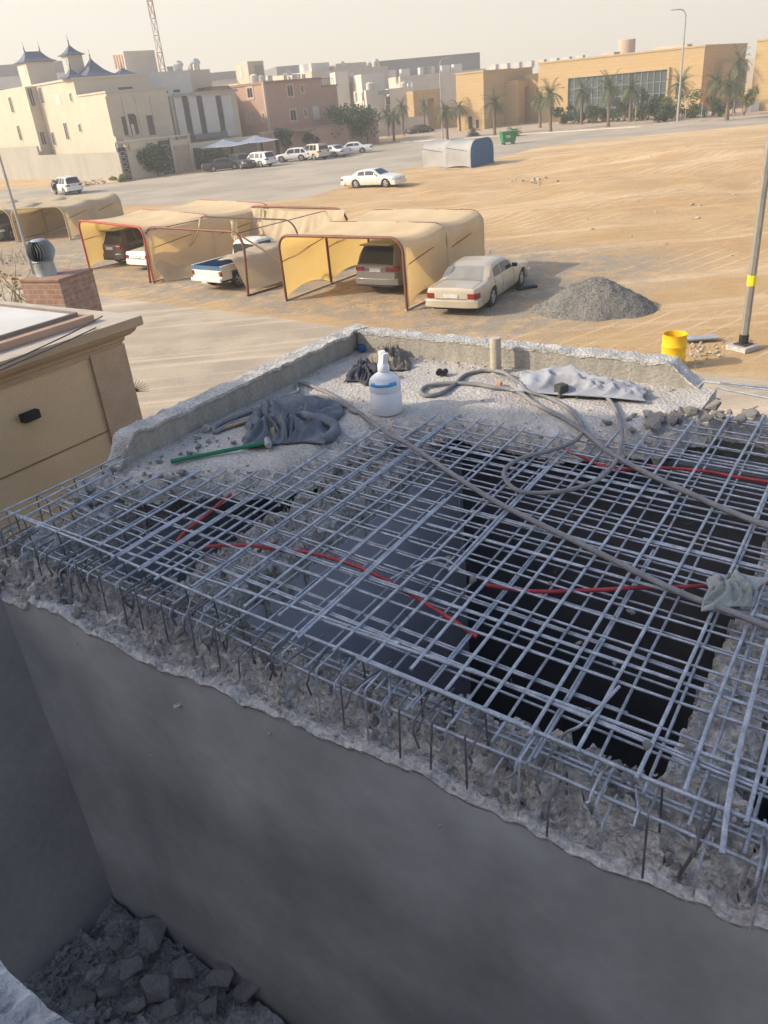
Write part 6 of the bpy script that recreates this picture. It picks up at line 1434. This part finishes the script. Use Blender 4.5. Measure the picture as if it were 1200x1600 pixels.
weed('dry yellowish weeds behind the roof sheet at the left of the brick flue', G(15, 545, 3.2), 40, 1.6, .5, 4, M_WEED)
weed('low dry weeds in the brown earth by the left post', G(10, 412), 46, .7, .9, 5, mat('grey_weed', (.16, .14, .10), (.22, .19, .13), 3))
fr = MB(); fp_ = G(208, 612, 3.2)
for k in range(7): 
    a = R(-10 + 14 * k); fr.tube([fp_, fp_ + V((.22 * math.cos(a) + .02, .05, .18 * math.sin(a)))], [.008, .003], 4)
tag(fr.build('palm_frond', M_PALM), 'green frond tip sticking out behind the neighbouring house corner', 'plant')
# bins, posts, lamps
t = thing('waste_container', 'green wheeled waste container at the near edge of the far road', 'bin', G(794, 225.5), 8)
M_GB = mat('green_container', (.035, .22, .075), (.03, .18, .06), 2, rough=.5)
MB().add([(-.75, -.5, .25), (.75, -.5, .25), (.75, .5, .25), (-.75, .5, .25), (-.95, -.6, 1.35), (.95, -.6, 1.35), (.95, .6, 1.35), (-.95, .6, 1.35)], [(3, 2, 1, 0), (0, 1, 5, 4), (1, 2, 6, 5), (2, 3, 7, 6), (3, 0, 4, 7)]).build('tub', M_GB, t)
MB().bx(-1.0, 1.0, -.66, .66, 1.353, 1.47).build('lid', M_GB, t, bevel=.03); MB().bx(-.45, .1, -.585, -.56, .75, 1.05).build('pale_panel', mat('pale_green_panel', (.42, .52, .40)), t)
for sx in (-.6, .6):
    for sy in (-.4, .4): MB().lathe([(.12, -.04), (.12, .04)], 12, (sx, sy, .12), Matrix.Rotation(R(90), 4, 'X')).build('wheel', M_TYRE, t)
lamp_post('tall grey street lamp with a curved arm before the window wall', G(1058, 193), 12.2, .16, .09, M_POLE2, False, arm=-1.3, group='street lamps on the far road')
lamp_post('street lamp beside the date palm at the kerb left of the sandstone', G(692, 219.5), 9.6, .12, .07, M_POLE2, False, arm=.9, group='street lamps on the far road')
lamp_post('thin pale pole at the corner of the white panel house', G(306, 264), 4.6, .09, .06, M_POLE2, False, group='poles by the houses'); lamp_post('thin dark pole at the right end of the pink house', row(41.5, -.8), 7.5, .08, .06, M_DKF, False, group='poles by the houses')
for px, py in ((1095, 190), (1145, 187), (992, 198), (1190, 172), (1070, 190)):
    P = G(px, py); t = thing('kerb_post', 'thin short grey post standing along the far kerb', 'post', P, 0, 'short posts along the kerb'); MB().tube([V((0, 0, 0)), V((0, 0, 2.2))], .05, 6).build('post', M_POLE2, t); MB().lathe([(.08, 2.2), (.09, 2.25), (.05, 2.32)], 8).build('cap', M_POLE2, t)
# low railing before the window wall building
A0, A1 = G(1045, 186), G(1120, 179.5); d = A1 - A0; t = thing('railing', 'low grey railing between the shrubs and the portal of the window wall building', 'railing', A0, math.degrees(math.atan2(d.y, d.x)))
for k in range(12): MB().bar((d.length * k / 11, 0, 0), (d.length * k / 11, 0, 1.05), .08, .08).build('post', M_POLE2, t)
for z in (.55, 1.05): MB().bar((0, 0, z), (d.length, 0, z), .06, .06).build('rail', M_POLE2, t)
tag(MB().box(G(1176, 176) + V((0, 0, .7)), (1.2, 1.0, 1.4)).build('utility_box', M_PANEL, bevel=.03), 'pale utility box at the foot of the plain sandstone building', 'box')
for px, py, lb in ((145, 289, 'heap of pale rubble at the foot of the boundary wall'),):
    mb = MB(); rg = random.Random(3); P = G(px, py)
    for _ in range(40): mb.chunk(P + V((rg.gauss(0, .8), rg.gauss(0, .5), rg.uniform(0, .5))), rg.uniform(.1, .4), rg, 9)
    tag(mb.build('rubble_heap', M_ST), lb, 'rubble', kind='stuff')
